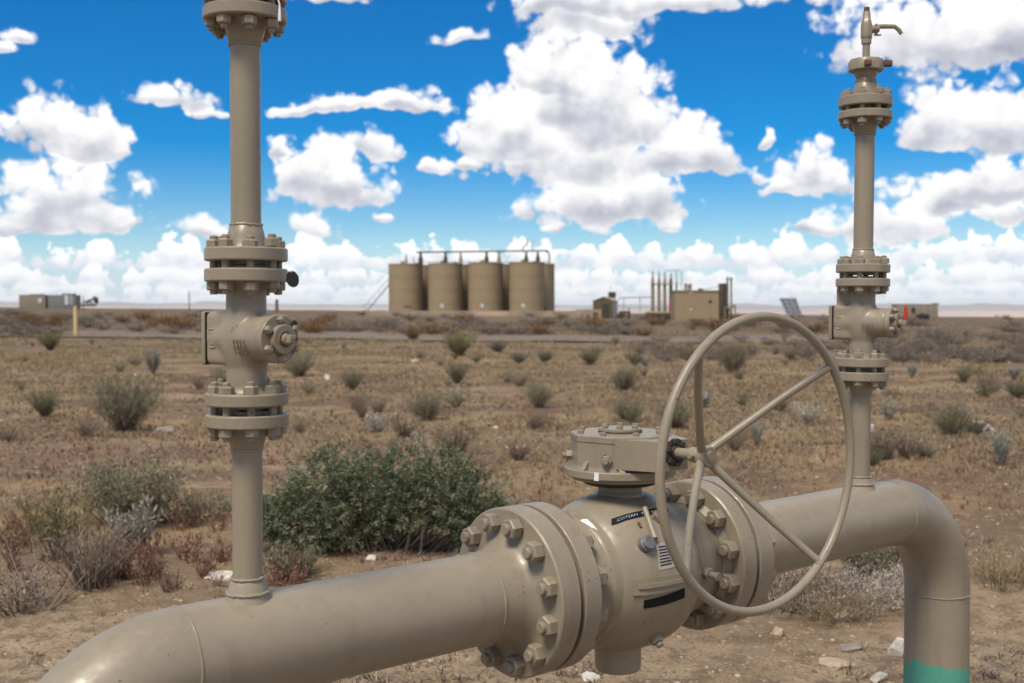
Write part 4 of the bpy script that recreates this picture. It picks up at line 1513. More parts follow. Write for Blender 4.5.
for i, px in enumerate((727.6, 731.2)):
    q = at(px, 277, D + .2); zb2 = gz(q.x, D) - .2
    o = MB().lathe([(0, 0), (0, .12), (q.z - zb2 - .42, .12), (q.z - zb2 - .40, .17), (q.z - zb2 - .18, .17), (q.z - zb2, .09), (q.z - zb2, 0)], T(q.x, D + .2, zb2), 14).build('exhaust_stack', M_stack)
    tag(o, ('left', 'right')[i] + ' one of the two thin black exhaust stacks behind the handwheel', 'exhaust stack', 'black exhaust stacks')
pf = empty('platform', stand(730, D - .8)); tag(pf, 'small tan service platform at the foot of the exhaust stacks', 'platform')
a, b = at(724.5, 307.5, D - .8), at(735.5, 307.5, D - .8)
MB().box(b.x - a.x, 1.3, .16, T((a.x + b.x) / 2, D - .8, a.z)).build('deck', M_far, pf)
for px in (725, 729, 735):
    q = at(px, 307, D - .9)
    MB().box(.14, .14, q.z - gz(q.x, D) + .2, T(q.x, D - .9, (q.z + gz(q.x, D) - .2) / 2)).build('leg', M_far, pf)
q = at(733, 306, D - .8); MB().box(.7, .6, .45, T(q.x, q.y, q.z), 0, .04).build('engine_box', M_far, pf)
# solar panel
D = 120
sp_ = empty('solar_panel', stand(796, D)); tag(sp_, 'tilted grey solar panel array standing beyond the top of the handwheel', 'solar panel')
P = [at(779.5, 298.3, D), at(796, 298.3, D), at(801.8, 314.3, D - 2.2), at(786.5, 314.3, D - 2.2)]


def bil(u, v): return (P[0] * (1 - u) + P[1] * u) * (1 - v) + (P[3] * (1 - u) + P[2] * u) * v


nn_ = (P[1] - P[0]).cross(P[3] - P[0]).normalized()
if nn_.y > 0: nn_ = -nn_
for i in range(3):
    for j in range(4):
        q = [bil((i + .06) / 3, (j + .06) / 4), bil((i + .94) / 3, (j + .06) / 4), bil((i + .94) / 3, (j + .94) / 4), bil((i + .06) / 3, (j + .94) / 4)]
        MB().add([p + nn_ * .03 for p in q] + [p - nn_ * .02 for p in q], [(0, 1, 2, 3), (7, 6, 5, 4), (0, 4, 5, 1), (1, 5, 6, 2), (2, 6, 7, 3), (3, 7, 4, 0)]).build('panel', M_panel, sp_)
for u in (0, 1 / 3, 2 / 3, 1):
    MB().tube([bil(u, 0), bil(u, 1)], .035, 5).build('rail', M_grey, sp_)
for v in (0, .25, .5, .75, 1):
    MB().tube([bil(0, v), bil(1, v)], .03, 5).build('rail', M_grey, sp_)
c_ = bil(.5, .6) - nn_ * .1
MB().tube([c_, (c_.x, c_.y + .3, gz(c_.x, c_.y) - .2)], .09, 8).build('post', M_grey, sp_)
MB().tube([bil(.5, .95), (c_.x, c_.y + .3, gz(c_.x, c_.y) + .4)], .05, 6).build('brace', M_grey, sp_)
q = stand(775.3, D); o = MB().box(.22, .22, .9, T(q.x, D, q.z + .42), 0, .02).cyl(.16, .85, 1.05, T(q.x, D, q.z), 10).build('marker_post', M_stack)
tag(o, 'short dark post left of the solar panel', 'post')


def container(nm, px0, px1, ytop, depth, m, label, cat, ribs=8):
    a, b = at(px0, ytop, depth), at(px1, ytop, depth)
    zb = gz((a.x + b.x) / 2, depth) - .4
    e = empty(nm, ((a.x + b.x) / 2, depth, zb + .4)); tag(e, label, cat)
    H = a.z - zb; W = b.x - a.x
    MB().box(W, 3.0, H, T((a.x + b.x) / 2, depth + 1.5, (a.z + zb) / 2), 0, .04).build('body', m, e)
    MB().box(W + .1, 3.1, .10, T((a.x + b.x) / 2, depth + 1.5, a.z + .055)).build('roof', m, e)
    rb = MB().box(.10, .08, H - .2).mesh('rib', m)
    for i in range(ribs):
        link('rib', rb, e, T(a.x + W * (i + .5) / ribs, depth - .03, (a.z + zb) / 2))
    return e, a, b, zb


D = 250
e, a, b, zb = container('container', 18.8, 45.2, 295.4, D, M_cont, 'beige container on the far left horizon, the left one of two', 'container')
q = at(40, 300.5, D - .1); MB().box(.7, .08, 1.0, T(*q)).build('window', M_sign, e)
q = at(37, 294.8, D + 1); MB().box(2.6, 2, .3, T(*q)).build('roof_box', M_cont, e)
e, a, b, zb = container('container', 47.8, 75.6, 295.6, D, M_cont2, 'grey green container on the far left horizon, just left of the yellow post', 'container', 10)
for px in (66.5, 71.5):
    q = at(px, 300, D - .1); MB().box(.75, .08, 2.0, T(*q)).build('door', M_grey if px > 70 else M_sign, e)
q = at(69, 294.6, D + 1); MB().box(2.4, 2, .45, T(*q)).build('roof_box', M_cont2, e)
D = 190
e, a, b, zb = container('portable_building', 897.5, 938, 304.6, D, M_cont, 'pale tan portable building with a round black vent beyond the right plug valve', 'building', 6)
q = at(913.2, 309.6, D - .1); MB().cyl(.34, 0, .12, T(*q) @ RX(math.pi / 2), 20).build('vent', M_blk2, e)
for px, w_ in ((918.5, .75), (922.5, .9), (927, .75)):
    q = at(px, 316.6 - (px == 922.5) * .8, D - .12); MB().box(w_, .1, .75, T(*q), 0, .03).build('opening', M_blk2, e)
q = at(935.5, 303.9, D + 1); MB().box(.8, 1, .3, T(*q)).build('roof_box', M_cont, e)
# pump jack and poles, far left
D = 240
pj = empty('pump_jack', stand(90, D)); tag(pj, 'tiny dark pump jack on the left horizon right of the yellow post', 'pump jack')
MB().tube([at(87, 305, D), at(89.5, 299.5, D)], .16, 6).build('samson_post', M_stack, pj)
MB().tube([at(92.5, 305, D), at(89.5, 299.5, D)], .16, 6).build('samson_post', M_stack, pj)
MB().tube([at(84.5, 302, D), at(95.5, 298.4, D)], .2, 6).build('walking_beam', M_stack, pj)
MB().tube([at(93.5, 297.2, D), at(96, 299.5, D), at(97, 303.5, D)], [.35, .6, .3], 6).build('horse_head', M_stack, pj)
MB().box(3.0, 1.4, .4, T(*at(88, 305.3, D))).build('base', M_stack, pj)
for i, (px, y0, dd, lab) in enumerate(((83.8, 296, 240, 'thin dark pole left of the tiny pump jack'), (189.5, 291, 250, 'thin pole on the horizon left of the left riser'), (277, 299.5, 230, 'short dark post on the horizon right of the left riser'))):
    q = stand(px, dd)
    o = MB().cyl(.11 if i < 2 else .3, -.3, zat(px, y0, dd) - q.z, T(*q), 8).cyl(.2, .0, .3, T(*q), 8).build('utility_pole', M_stack)
    tag(o, lab, 'pole')
# yellow marker post
q = ground_at(75.8, 336.5)
dd = q.y
h = zat(75.5, 306, dd) - q.z
o = MB().lathe([(-.2, 0), (-.2, .066 * dd / 40), (h - .12, .066 * dd / 40), (h - .02, .05 * dd / 40), (h, 0)], T(*q), 14).build('marker_post', M_yellow)
tag(o, 'pale yellow upright marker post standing by the dirt road at left', 'post')
MB().cyl(.069 * dd / 40, h - .26, h - .05, T(*q), 14).build('cap', M_yellow, o)

# ------------------------------------------------------------------ plants
def stems(r, n, H, spread, base, w, curve=.25, seg=3, lean=0.):
    """thin three sided stems fanned out of one root; returns V, Q, paths"""
    th = r.uniform(0, 2 * np.pi, n)
    ph = np.sqrt(r.uniform(0, 1, n)) * spread
    ln = H * r.uniform(.55, 1.05, n) / np.maximum(np.cos(ph * .8), .45)
    b = r.uniform(0, 1, n) * base
    p0 = np.stack([b * np.cos(th), b * np.sin(th), np.zeros(n) - .02], -1)
    dr = np.stack([np.sin(ph) * np.cos(th) + lean, np.sin(ph) * np.sin(th), np.cos(ph)], -1)
    side = r.normal(0, 1, (n, 3)); side[:, 2] = np.abs(side[:, 2]) * .6
    ts = np.linspace(0, 1, seg + 1)
    paths = p0[:, None] + dr[:, None] * (ln[:, None] * ts)[..., None] + side[:, None] * (curve * ln[:, None] * ts ** 2 * .4)[..., None]
    V, Q, tn = [], [], []
    off = np.array([[0, 1, 0], [.87, -.5, 0], [-.87, -.5, 0]])
    ww = w * (1 - .75 * ts)
    ring = paths[:, :, None, :] + off[None, None] * ww[None, :, None, None]
    V = ring.reshape(-1, 3)
    m = seg + 1
    base_i = (np.arange(n) * m * 3)[:, None, None]
    s = (np.arange(seg) * 3)[None, :, None]
    k = np.arange(3)[None, None, :]
    k2 = (k + 1) % 3
    Q = np.stack([base_i + s + k, base_i + s + k2, base_i + s + 3 + k2, base_i + s + 3 + k], -1).reshape(-1, 4)
    tn = np.repeat(r.uniform(0, 1, n), m * 3)
    return V, Q, tn, paths


def leaves(r, paths, per, ll, lw, lo=.35, jit=.02, up=.5):
    """narrow four cornered leaves along the stems"""
    n, m, _ = paths.shape
    t = r.uniform(lo, 1, (n, per)) * (m - 1)
    i = np.minimum(t.astype(int), m - 2); f = (t - i)[..., None]
    a = np.take_along_axis(paths, i[..., None], 1); b = np.take_along_axis(paths, (i + 1)[..., None], 1)
    p = (a * (1 - f) + b * f).reshape(-1, 3) + r.normal(0, jit, (n * per, 3))
    p[:, 2] = np.maximum(p[:, 2], .01)
    N = len(p)
    ax = r.normal(0, 1, (N, 3)); ax[:, 2] += up * 2
    ax /= np.linalg.norm(ax, axis=1, keepdims=True)
    sd_ = np.cross(ax, r.normal(0, 1, (N, 3))); sd_ /= np.linalg.norm(sd_, axis=1, keepdims=True)
    L = (ll * r.uniform(.6, 1.3, N))[:, None]; w = (lw * r.uniform(.6, 1.3, N))[:, None]
    V = np.stack([p, p + ax * L * .5 + sd_ * w, p + ax * L, p + ax * L * .5 - sd_ * w], 1).reshape(-1, 3)
    Q = np.arange(4 * N).reshape(-1, 4)
    clump = np.repeat(r.uniform(-.25, .25, n), per)
    tn = np.repeat(np.clip(r.normal(.5, .2, N) + clump, 0, 1), 4)
    return V, Q, tn


def plant(name, seed, n, H, spread, base, w, per, ll, lw, leafmat, stemmat, curve=.25, lo=.35, jit=.02, up=.5, squash=(1, 1, 1)):
    """foliage mesh and stem mesh of one kind of plant"""
    r = np.random.default_rng(seed)
    V, Q, tn, paths = stems(r, n, H, spread, base, w, curve)
    sq = np.array(squash)
    st = arr_mesh(name + '_stems', V * sq, Q, stemmat, tn)
    lf = None
    if per:
        V2, Q2, t2 = leaves(r, paths, per, ll, lw, lo, jit, up)
        lf = arr_mesh(name + '_foliage', V2 * sq, Q2, leafmat, t2)
    return lf, st


def put_plant(name, kind, pos, scale, rz, label, cat='shrub', group=None, wx=1.0):
    lf, st = kind
    M = T(*pos) @ RZ(rz) @ Matrix.Diagonal((scale * wx, scale * wx, scale, 1))
    e = link(name, None, None, M); e.empty_display_size = .1
    tag(e, label, cat, group)
    if lf: link('foliage', lf, e, M)
    link('stems', st, e, M)
    return e


def join2(name, lf, st):                    # one mesh for plants too small to show parts
    a, b = lf, st
    va = np.empty(len(a.vertices) * 3, np.float32); a.vertices.foreach_get('co', va)
    vb = np.empty(len(b.vertices) * 3, np.float32); b.vertices.foreach_get('co', vb)
    qa = np.empty(len(a.loops), np.int32); a.loops.foreach_get('vertex_index', qa)
    qb = np.empty(len(b.loops), np.int32); b.loops.foreach_get('vertex_index', qb)
    ta = np.empty(len(a.vertices), np.float32); a.attributes['tint'].data.foreach_get('value', ta)
    tb = np.empty(len(b.vertices), np.float32); b.attributes['tint'].data.foreach_get('value', tb)
    V = np.concatenate([va, vb]).reshape(-1, 3)
    Q = np.concatenate([qa, qb + len(a.vertices)]).reshape(-1, 4)
    mi = np.concatenate([np.zeros(len(qa) // 4), np.ones(len(qb) // 4)])
    return arr_mesh(name, V, Q, [a.materials[0], b.materials[0]], np.concatenate([ta, tb]), mi=mi)


# kinds, one metre tall before scaling unless noted
K_rabbit = plant('rabbitbrush', 1, 210, 1, 1.12, .20, .008, 26, .10, .009, L_olive, L_dry, .3, .35, .03, .9)
K_rabbit2 = plant('rabbitbrush', 2, 190, 1, 1.2, .22, .008, 26, .10, .010, L_olive, L_dry, .35, .3, .04, .7)
K_lime = plant('green_brush', 3, 160, 1, .95, .12, .010, 26, .11, .012, L_lime, L_dry, .3, .35, .03, .9)
K_green = plant('green_shrub', 4, 160, 1, 1.05, .14, .009, 28, .09, .013, L_tuft, L_dry, .3, .3, .04, .6)
K_sage = plant('silver_sage', 5, 110, 1, .70, .10, .011, 26, .12, .018, L_sage, L_greytwig, .2, .25, .025, .9)
K_dry = plant('dry_bush', 6, 240, 1, .95, .10, .009, 6, .09, .006, L_dry, L_dry, .55, .4, .03, .7)
K_orange = plant('orange_bush', 8, 150, 1, 1.0, .2, .010, 24, .10, .014, L_orange, L_dry, .3, .25, .04, .6)
K_brush = plant('sagebrush', 9, 130, 1, 1.15, .2, .012, 20, .11, .014, L_brush, L_dry, .35, .25, .05, .5)
S_ = {}
for nm, kd in (('rabbit', K_rabbit), ('rabbit2', K_rabbit2), ('lime', K_lime), ('green', K_green), ('sage', K_sage), ('dry', K_dry), ('orange', K_orange), ('brush', K_brush)):
    S_[nm] = kd
small = {}
for nm, sd_, n, spd, ll, lw, lm, sm in (('rabbit', 21, 44, .9, .16, .018, L_olive, L_dry), ('lime', 22, 44, .95, .16, .020, L_lime, L_dry), ('green', 23, 44, .95, .14, .024, L_tuft, L_dry), ('sage', 24, 36, .75, .17, .028, L_sage, L_greytwig),
                                        ('dry', 25, 70, .95, .13, .012, L_dry, L_dry), ('orange', 26, 44, 1.0, .15, .024, L_orange, L_dry), ('brush', 27, 40, 1.15, .17, .026, L_brush, L_dry)):
    lf, st = plant('small_' + nm, sd_, n, 1, spd, .15, .016, 14, ll, lw, lm, sm, .35, .25, .05, .6)
    small[nm] = join2('small_' + nm, lf, st)

# the big green bush behind the pipe
gp = ground_at(385, 549)
gb = link('green_bush', None, None, T(*gp)); tag(gb, 'large rounded dark green leafy bush behind the pipe, the biggest plant in the scene', 'bush')
r = np.random.default_rng(44)
gd = gp.y
pxm = gd / F
VV, QQ, TT, PV, PQ, PT = [], [], [], [], [], []
nb_ = 0; npv = 0
lobes = [(-92, 40, 32, 34), (-62, 74, 28, 34), (-52, 48, 42, 40), (-22, 66, 36, 42), (6, 76, 36, 38), (16, 50, 46, 38), (44, 78, 36, 36), (64, 64, 36, 40), (86, 44, 32, 36), (-30, 36, 46, 30), (40, 44, 46, 28), (106, 32, 20, 26), (-110, 32, 20, 26), (-80, 26, 34, 20), (94, 24, 26, 16), (-6, 54, 30, 44)]
for (lx, lz, lr, lh) in lobes:
    ctint = r.normal(0, .07)
    for q in range(150):
        v = r.normal(0, 1, 3); v /= np.linalg.norm(v)
        k = r.uniform(.30, 1.14) ** .6
        c = np.array([lx, 0, lz]) + v * np.array([lr, lr * .95, lh]) * k
        c[2] = max(c[2], (30 if 5 < c[0] < 70 else 7) + abs(r.normal(0, 6)))
        tipd = np.array([v[0], v[1], v[2] + .45]); tipd /= np.linalg.norm(tipd)
        L = r.uniform(6, 20)
        NL = 27
        f = r.uniform(0, 1, NL)
        cen = (c + tipd * (f * L)[:, None]) + r.normal(0, 1.25, (NL, 3))
        ax_ = r.normal(0, .7, (NL, 3)) + tipd; ax_ /= np.linalg.norm(ax_, axis=1, keepdims=True)
        s_d = np.cross(ax_, r.normal(0, 1, (NL, 3))); s_d /= np.linalg.norm(s_d, axis=1, keepdims=True)
        ll_ = r.uniform(2.2, 4.6, NL)[:, None]; lw_ = r.uniform(.5, 1.05, NL)[:, None]
        Vq = np.stack([cen, cen + ax_ * ll_ * .5 + s_d * lw_, cen + ax_ * ll_, cen + ax_ * ll_ * .5 - s_d * lw_], 1).reshape(-1, 3)
        VV.append(Vq); QQ.append(np.arange(4 * NL).reshape(-1, 4) + nb_); nb_ += 4 * NL
        TT.append(np.repeat(np.clip(r.normal(.45, .17, NL) + r.normal(0, .17) + ctint, 0, 1), 4))
for q in range(170):                        # limbs
    lx, lz, lr, lh = lobes[q % len(lobes)]
    v = r.normal(0, 1, 3); v /= np.linalg.norm(v)
    e_ = np.array([lx, 0, lz]) + v * np.array([lr, lr, lh]) * .85
    b_ = np.array([lx * .45 + r.normal(0, 8), r.normal(0, 10), -3])
    ts = np.linspace(0, 1, 5)[:, None]
    mid = (b_ + e_) / 2 + r.normal(0, 8, 3); mid[2] = abs(mid[2])
    path = b_ * (1 - ts) ** 2 + 2 * mid * ts * (1 - ts) + e_ * ts ** 2
    ww = np.linspace(1.5, .3, 5) * r.uniform(.5, 1.2)
    off = np.array([[0, 1, 0], [.87, 0, .5], [-.87, 0, .5]])
    PV.append((path[:, None] + off[None] * ww[:, None, None]).reshape(-1, 3))
    for s in range(4):
        for k in range(3):
            k2 = (k + 1) % 3
            PQ.append((npv + s * 3 + k, npv + s * 3 + k2, npv + s * 3 + 3 + k2, npv + s * 3 + 3 + k))
    npv += 15
    PT += [r.uniform(.1, .8)] * 15
link('foliage', arr_mesh('bush_foliage', np.concatenate(VV) * pxm * np.array([1, 1, .90]), np.concatenate(QQ), L_green, np.concatenate(TT)), gb, T(*gp))
link('branches', arr_mesh('bush_branches', np.concatenate(PV) * pxm * np.array([1, 1, .90]), PQ, L_dry, PT), gb, T(*gp))

# named shrubs: kind, pixel of the foot, height in pixels, widening, label
named = [
    ('rabbit', 125, 431, 54, .75, 'big grey green shrub standing alone on the flat left of the left riser'),
    ('green', 45, 417, 27, .7, 'small dark green tuft left of the big lone shrub'),
    ('sage', 153, 374, 24, .7, 'pale silvery sage tuft in the grass beyond the big lone shrub'),
    ('rabbit2', 427, 421, 30, .75, 'round olive shrub behind the top of the big green bush'),
    ('rabbit', 539, 408, 26, .7, 'round olive shrub midway between the big bush and the handwheel'),
    ('green', 457, 384, 22, .6, 'small green shrub just beyond the round olive one behind the bush'),
    ('lime', 459, 356, 24, 1.0, 'yellow green shrub far out below the middle tanks'),
    ('green', 590, 365, 17, .8, 'small green shrub below the shed'),
    ('rabbit2', 625, 390, 26, .7, 'upright olive shrub above the gearbox'),
    ('rabbit2', 628, 423, 26, .8, 'olive shrub just behind the top of the gearbox'),
    ('rabbit', 675, 428, 30, .8, 'grey olive shrub seen through the left edge of the handwheel'),
    ('green', 352, 390, 19, .7, 'dark green tuft right of the left plug valve'),
    ('dry', 362, 421, 22, .5, 'thin dry grey tuft above the big green bush'),
    ('rabbit2', 299, 376, 25, .8, 'pale olive shrub right behind the bonnet of the left plug valve'),
    ('orange', 413, 341, 14, .8, 'rusty orange bush far below the leftmost tank'),
    ('rabbit', 733, 373, 30, .7, 'tall olive shrub seen through the top of the handwheel'),
    ('brush', 498, 352, 12, 1.0, 'grey bush right of the yellow green shrub'),
    ('green', 519, 364, 12, .9, 'low green tuft below the rightmost tank'),
    ('green', 545, 363, 12, .9, 'low green tuft left of the small shrub below the shed'),
    ('sage', 757, 446, 24, .6, 'silver sage tuft seen through the middle of the handwheel'),
    ('rabbit', 951, 438, 34, .75, 'olive shrub on the sandy hump right of the right riser'),
    ('green', 975, 436, 18, .9, 'low green shrub on the hump beside the bleached branch'),
    ('sage', 1001, 467, 34, .6, 'silvery sage plant at the right end of the sandy hump'),
    ('dry', 985, 394, 22, .75, 'brown dry bush beyond the sandy hump at right'),
    ('green', 1017, 398, 16, .9, 'green shrub cut by the right edge of the photo'),
    ('sage', 1014, 380, 14, 1.0, 'pale sage shrub at the right edge beyond the green one'),
    ('sage', 912, 378, 15, .8, 'pale sage tuft beyond the right riser flange'),
    ('green', 964, 383, 16, .6, 'small dark green tuft left of the brown dry bush'),
    ('brush', 935, 344, 16, 1.5, 'dark grey brush at the near edge of the brush belt at right'),
    ('green', 635, 366, 14, .7, 'small green tuft right of the shrub below the shed'),
    ('lime', 50, 350, 18, .9, 'yellow green bush by the dirt road at far left'),
    ('orange', 26, 323, 9, 2.0, 'rusty orange bush beyond the road at far left'),
    ('orange', 170, 325, 9, 2.6, 'long rusty orange bush beyond the road left of the plug valve'),
    ('green', 86, 325, 9, 1.2, 'dark bush right of the yellow post beyond the road'),
    ('orange', 322, 326, 8, 1.8, 'orange brown bush beyond the road below the stairway'),
    ('dry', 790, 360, 14, 1.2, 'brown dry bush seen through the right part of the handwheel'),
    ('dry', 240, 368, 12, .8, 'small dry bush hidden partly by the left plug valve'),
    ('green', 873, 466, 18, .7, 'green tuft at the right side of the right riser foot'),
    ('green', 925, 458, 12, 1.2, 'low green plants in front of the sandy hump'),
]
rr_ = random.Random(8)
for kd, px, py, hp_, wx, lab_ in named:
    g0 = ground_at(px, py)
    hh = hp_ * g0.y / F
    put_plant({'sage': 'sagebrush', 'dry': 'dry_bush'}.get(kd, 'shrub'), S_[kd], g0, hh * 1.05, rr_.uniform(0, 6.28), lab_, 'shrub', None, wx * .82)
# near plants at the left and right
near = [
    (plant('grey_green_bush', 51, 210, .40, .80, .16, .0040, 34, .042, .0045, L_olive, L_dry, .4, .35, .02, .6), 128, 523, 1.0, 'broad grey green bush left of the riser, behind the dry twiggy bush'),
    (plant('dry_twig_bush', 52, 150, .34, .62, .08, .0034, 5, .04, .003, L_dry, L_dry, .5, .5, .02, .8), 92, 588, 1.0, 'dense dry brown twig bush at the left, nearest the pipe elbow'),
    (plant('green_top_brush', 53, 50, .40, .6, .10, .0034, 26, .05, .0040, L_lime, L_dry, .3, .5, .015, 1.1), 62, 560, 1.0, 'thin yellow green brush rising behind the dry twig bush at left'),
    (plant('silver_sage_plant', 54, 26, .30, .50, .05, .0050, 34, .045, .0075, L_sage, L_greytwig, .2, .2, .010, .9), 133, 553, 1.0, 'small silver white sage plant in front of the broad grey green bush'),
    (plant('green_sprig', 55, 60, .20, .8, .06, .0026, 22, .035, .0045, L_olive, L_dry, .3, .3, .01, .9), 293, 578, 1.0, 'low grey green sprig plant at the foot of the big green bush'),
    (plant('lavender_bush', 56, 190, .14, 1.15, .32, .0030, 20, .022, .0032, L_grey, L_grey, .35, .35, .015, .7), 812, 606, 1.0, 'low lavender grey bush under the right pipe behind the handwheel'),
    (plant('lavender_bush', 57, 220, .16, 1.2, .24, .0030, 22, .022, .0032, L_grey, L_grey, .35, .35, .015, .7), 872, 598, 1.0, 'low grey bush beside the right pipe leg'),
    (plant('green_sprig', 58, 70, .24, .8, .07, .0026, 24, .035, .0045, L_olive, L_dry, .3, .3, .01, .9), 868, 578, 1.0, 'olive sprigs rising behind the low grey bush at the right leg'),
    (plant('dry_twig_bush', 59, 90, .20, 1.0, .12, .0030, 6, .03, .003, L_dry, L_dry, .5, .5, .02, .6), 20, 610, 1.0, 'dry brown twigs at the left edge'),
    (plant('dry_grass', 60, 170, .20, .9, .14, .0018, 3, .04, .0018, L_straw, L_straw, .5, .4, .01, .7), 838, 622, 1.0, 'tuft of rusty dry grass at the edge of the low grey bush'),
    (plant('dry_grass', 61, 200, .20, .9, .20, .0018, 3, .04, .0018, L_straw, L_straw, .5, .4, .01, .7), 1000, 580, 1.0, 'tuft of straw coloured grass right of the pipe leg'),
    (plant('bleached_branch', 62, 12, .34, 1.35, .05, .0060, 0, 0, 0, L_greytwig, L_greytwig, .6), 45, 610, 1.0, 'bleached bare twigs lying at the far left'),
    (plant('dry_twig_bush', 63, 200, .26, 1.0, .2, .0030, 8, .03, .003, L_dry, L_dry, .5, .5, .02, .6), 770, 604, 1.0, 'dark dry twigs just behind the right valve flange'),
    (plant('green_sprig', 64, 90, .20, 1.0, .16, .0024, 20, .03, .0045, L_olive, L_dry, .3, .3, .01, .9), 205, 520, 1.0, 'low olive sprigs left of the riser'),
]
for kd, px, py, s, lab_ in near:
    g0 = ground_at(px, py)
    put_plant(kd[1].name.replace('_stems', '').split('.')[0], kd, g0, s, rr_.uniform(0, 6.28), lab_, 'plant' if 'sprig' in lab_ or 'grass' in lab_ else 'bush')

# small repeated shrubs on the flat and the brush belts
def scatter(n, seed, y0, y1, x0, x1):
    r = random.Random(seed); out = []
    while len(out) < n:
        px, py = r.uniform(x0, x1), r.uniform(y0, y1)
        out.append((px, py))
    return out


def repeat(nm, key, pts, hlo, hhi, label, group, seed, wx=(.7, 1.2)):
    r = random.Random(seed)
    for px, py in pts:
        g0 = ground_at(px, py)
        hh = r.uniform(hlo, hhi); w_ = hh * r.uniform(*wx)
        o = link(nm, small[key], None, T(*g0) @ RZ(r.uniform(0, 6.28)) @ Matrix.Diagonal((w_, w_, hh, 1)))
        where = 'left of the left riser' if px < 235 else 'between the left riser and the gearbox' if px < 560 else 'seen through or beside the handwheel' if px < 850 else 'right of the right riser'
        tag(o, label + (' ' + where if '%' not in label else ''), 'shrub', group)


repeat('shrub', 'rabbit', scatter(26, 1, 342, 432, -5, 1030), .14, .30, 'small olive shrub on the flat', 'small olive shrubs on the flat', 1)
repeat('shrub', 'green', scatter(12, 2, 345, 400, -5, 1030), .12, .24, 'small dark green tuft on the flat', 'small green tufts on the flat', 2)
repeat('dry_bush', 'dry', scatter(46, 3, 340, 460, -5, 1030), .12, .32, 'small brown dry bush on the flat', 'small dry bushes on the flat', 3)
repeat('sagebrush', 'sage', scatter(14, 4, 338, 440, 200, 1030), .12, .30, 'small silvery sage tuft on the flat', 'small sage tufts on the flat', 4)
repeat('sagebrush', 'brush', scatter(70, 5, 336, 364, 870, 1030), .18, .40, 'grey sagebrush in the brush belt', 'sagebrush in the right brush belt', 5, (1.0, 1.8))
repeat('sagebrush', 'brush', scatter(40, 6, 338, 362, 640, 850), .16, .36, 'grey sagebrush in the far patch', 'sagebrush seen through the handwheel', 6, (1.0, 1.8))
repeat('orange_bush', 'orange', scatter(34, 7, 318, 338, -5, 1030), .5, .9, 'rusty orange bush in the far brush', 'rusty orange bushes in the far brush', 7, (1.2, 2.4))


repeat('sagebrush', 'brush', scatter(150, 9, 312, 336, -5, 1030), .30, .60, 'grey sagebrush in the far flat', 'sagebrush on the far flat', 9, (1.4, 3.0))


# ---- scattered ground cover, one object per kind
def fast_hits(n, seed, d0, d1, power=1.0):
    r = np.random.default_rng(seed)
    dd = (r.uniform(d0 ** power, d1 ** power, n)) ** (1 / power)
    x = dd * r.uniform(-.52, .52, n)
    return r, x, dd


def tufts(name, n, seed, d0, d1, nbl, H, W, lean, m, keep, label, kind_name, power=1.0, cat='ground cover'):
    r, x, y = fast_hits(n, seed, d0, d1, power)
    k = keep(x, y, r)
    x, y = x[k], y[k]
    N = len(x)
    z = hgt(x, y)
    P0 = np.stack([x, y, z - .005], -1)
    big = 1 + np.maximum(y - 20, 0) * .012
    h = (H * r.uniform(.5, 1.2, N) * np.minimum(big, 1.6))
    a = r.uniform(0, 2 * np.pi, (N, nbl)); ln_ = r.uniform(.1, 1, (N, nbl)) * lean
    dirv = np.stack([np.cos(a) * ln_, np.sin(a) * ln_, np.ones_like(a)], -1)
    base = P0[:, None] + np.stack([np.cos(a), np.sin(a), 0 * a], -1) * (h[:, None, None] * .22) * r.uniform(0, 1, (N, nbl, 1))
    hb = (h[:, None] * r.uniform(.55, 1.1, (N, nbl)))[..., None]
    ww = (W * np.maximum(1, y / 9.)[:, None] * r.uniform(.6, 1.3, (N, nbl)))[..., None]
    aw = a + np.pi / 2 + r.uniform(-.8, .8, a.shape)
    sdv = np.stack([np.cos(aw), np.sin(aw), 0 * a], -1) * ww
    mid = base + dirv * hb * np.array([.45, .45, .62])
    tip = base + dirv * hb
    V = np.stack([base - sdv * .6, base + sdv * .6, mid + sdv, mid - sdv, tip + sdv * .25, tip - sdv * .25], 2).reshape(-1, 3)
    i = (np.arange(N * nbl) * 6)[:, None]
    Q = np.concatenate([i + np.array([[0, 1, 2, 3]]), i + np.array([[3, 2, 4, 5]])], 0)
    tn = np.repeat(np.clip(np.repeat(r.uniform(.15, .85, N), nbl) + r.normal(0, .15, N * nbl), 0, 1), 6)
    o = link(name, arr_mesh(name, V, Q, m, tn))
    return tag(o, label, cat, None, 'stuff')


def pxy(x, y): return 512 + F * x / y, HOR + F * (CAMH - hgt(x, y)) / y


def keep_straw(x, y, r):
    f = fbm(x * .35 + 3, y * .35, 4)
    p = sstep(.36, .56, f) * sstep(6.5, 12, y) * (1 - .75 * sstep(35, 95, y))
    return r.uniform(0, 1, len(x)) < p


def keep_red(x, y, r):
    f = fbm(x * .5 + 60, y * .5 + 7, 4)
    px, py = pxy(x, y)
    zone = np.exp(-((py - 455) / 36) ** 2) * .6 + sstep(540, 380, px) * np.exp(-((py - 530) / 50) ** 2) * .45 + .10 * (py < 520)
    return r.uniform(0, 1, len(x)) < sstep(.38, .58, f) * zone


def keep_litter(x, y, r):
    f = fbm(x * .9 + 30, y * .9 + 70, 4)
    return r.uniform(0, 1, len(x)) < sstep(.34, .6, f)


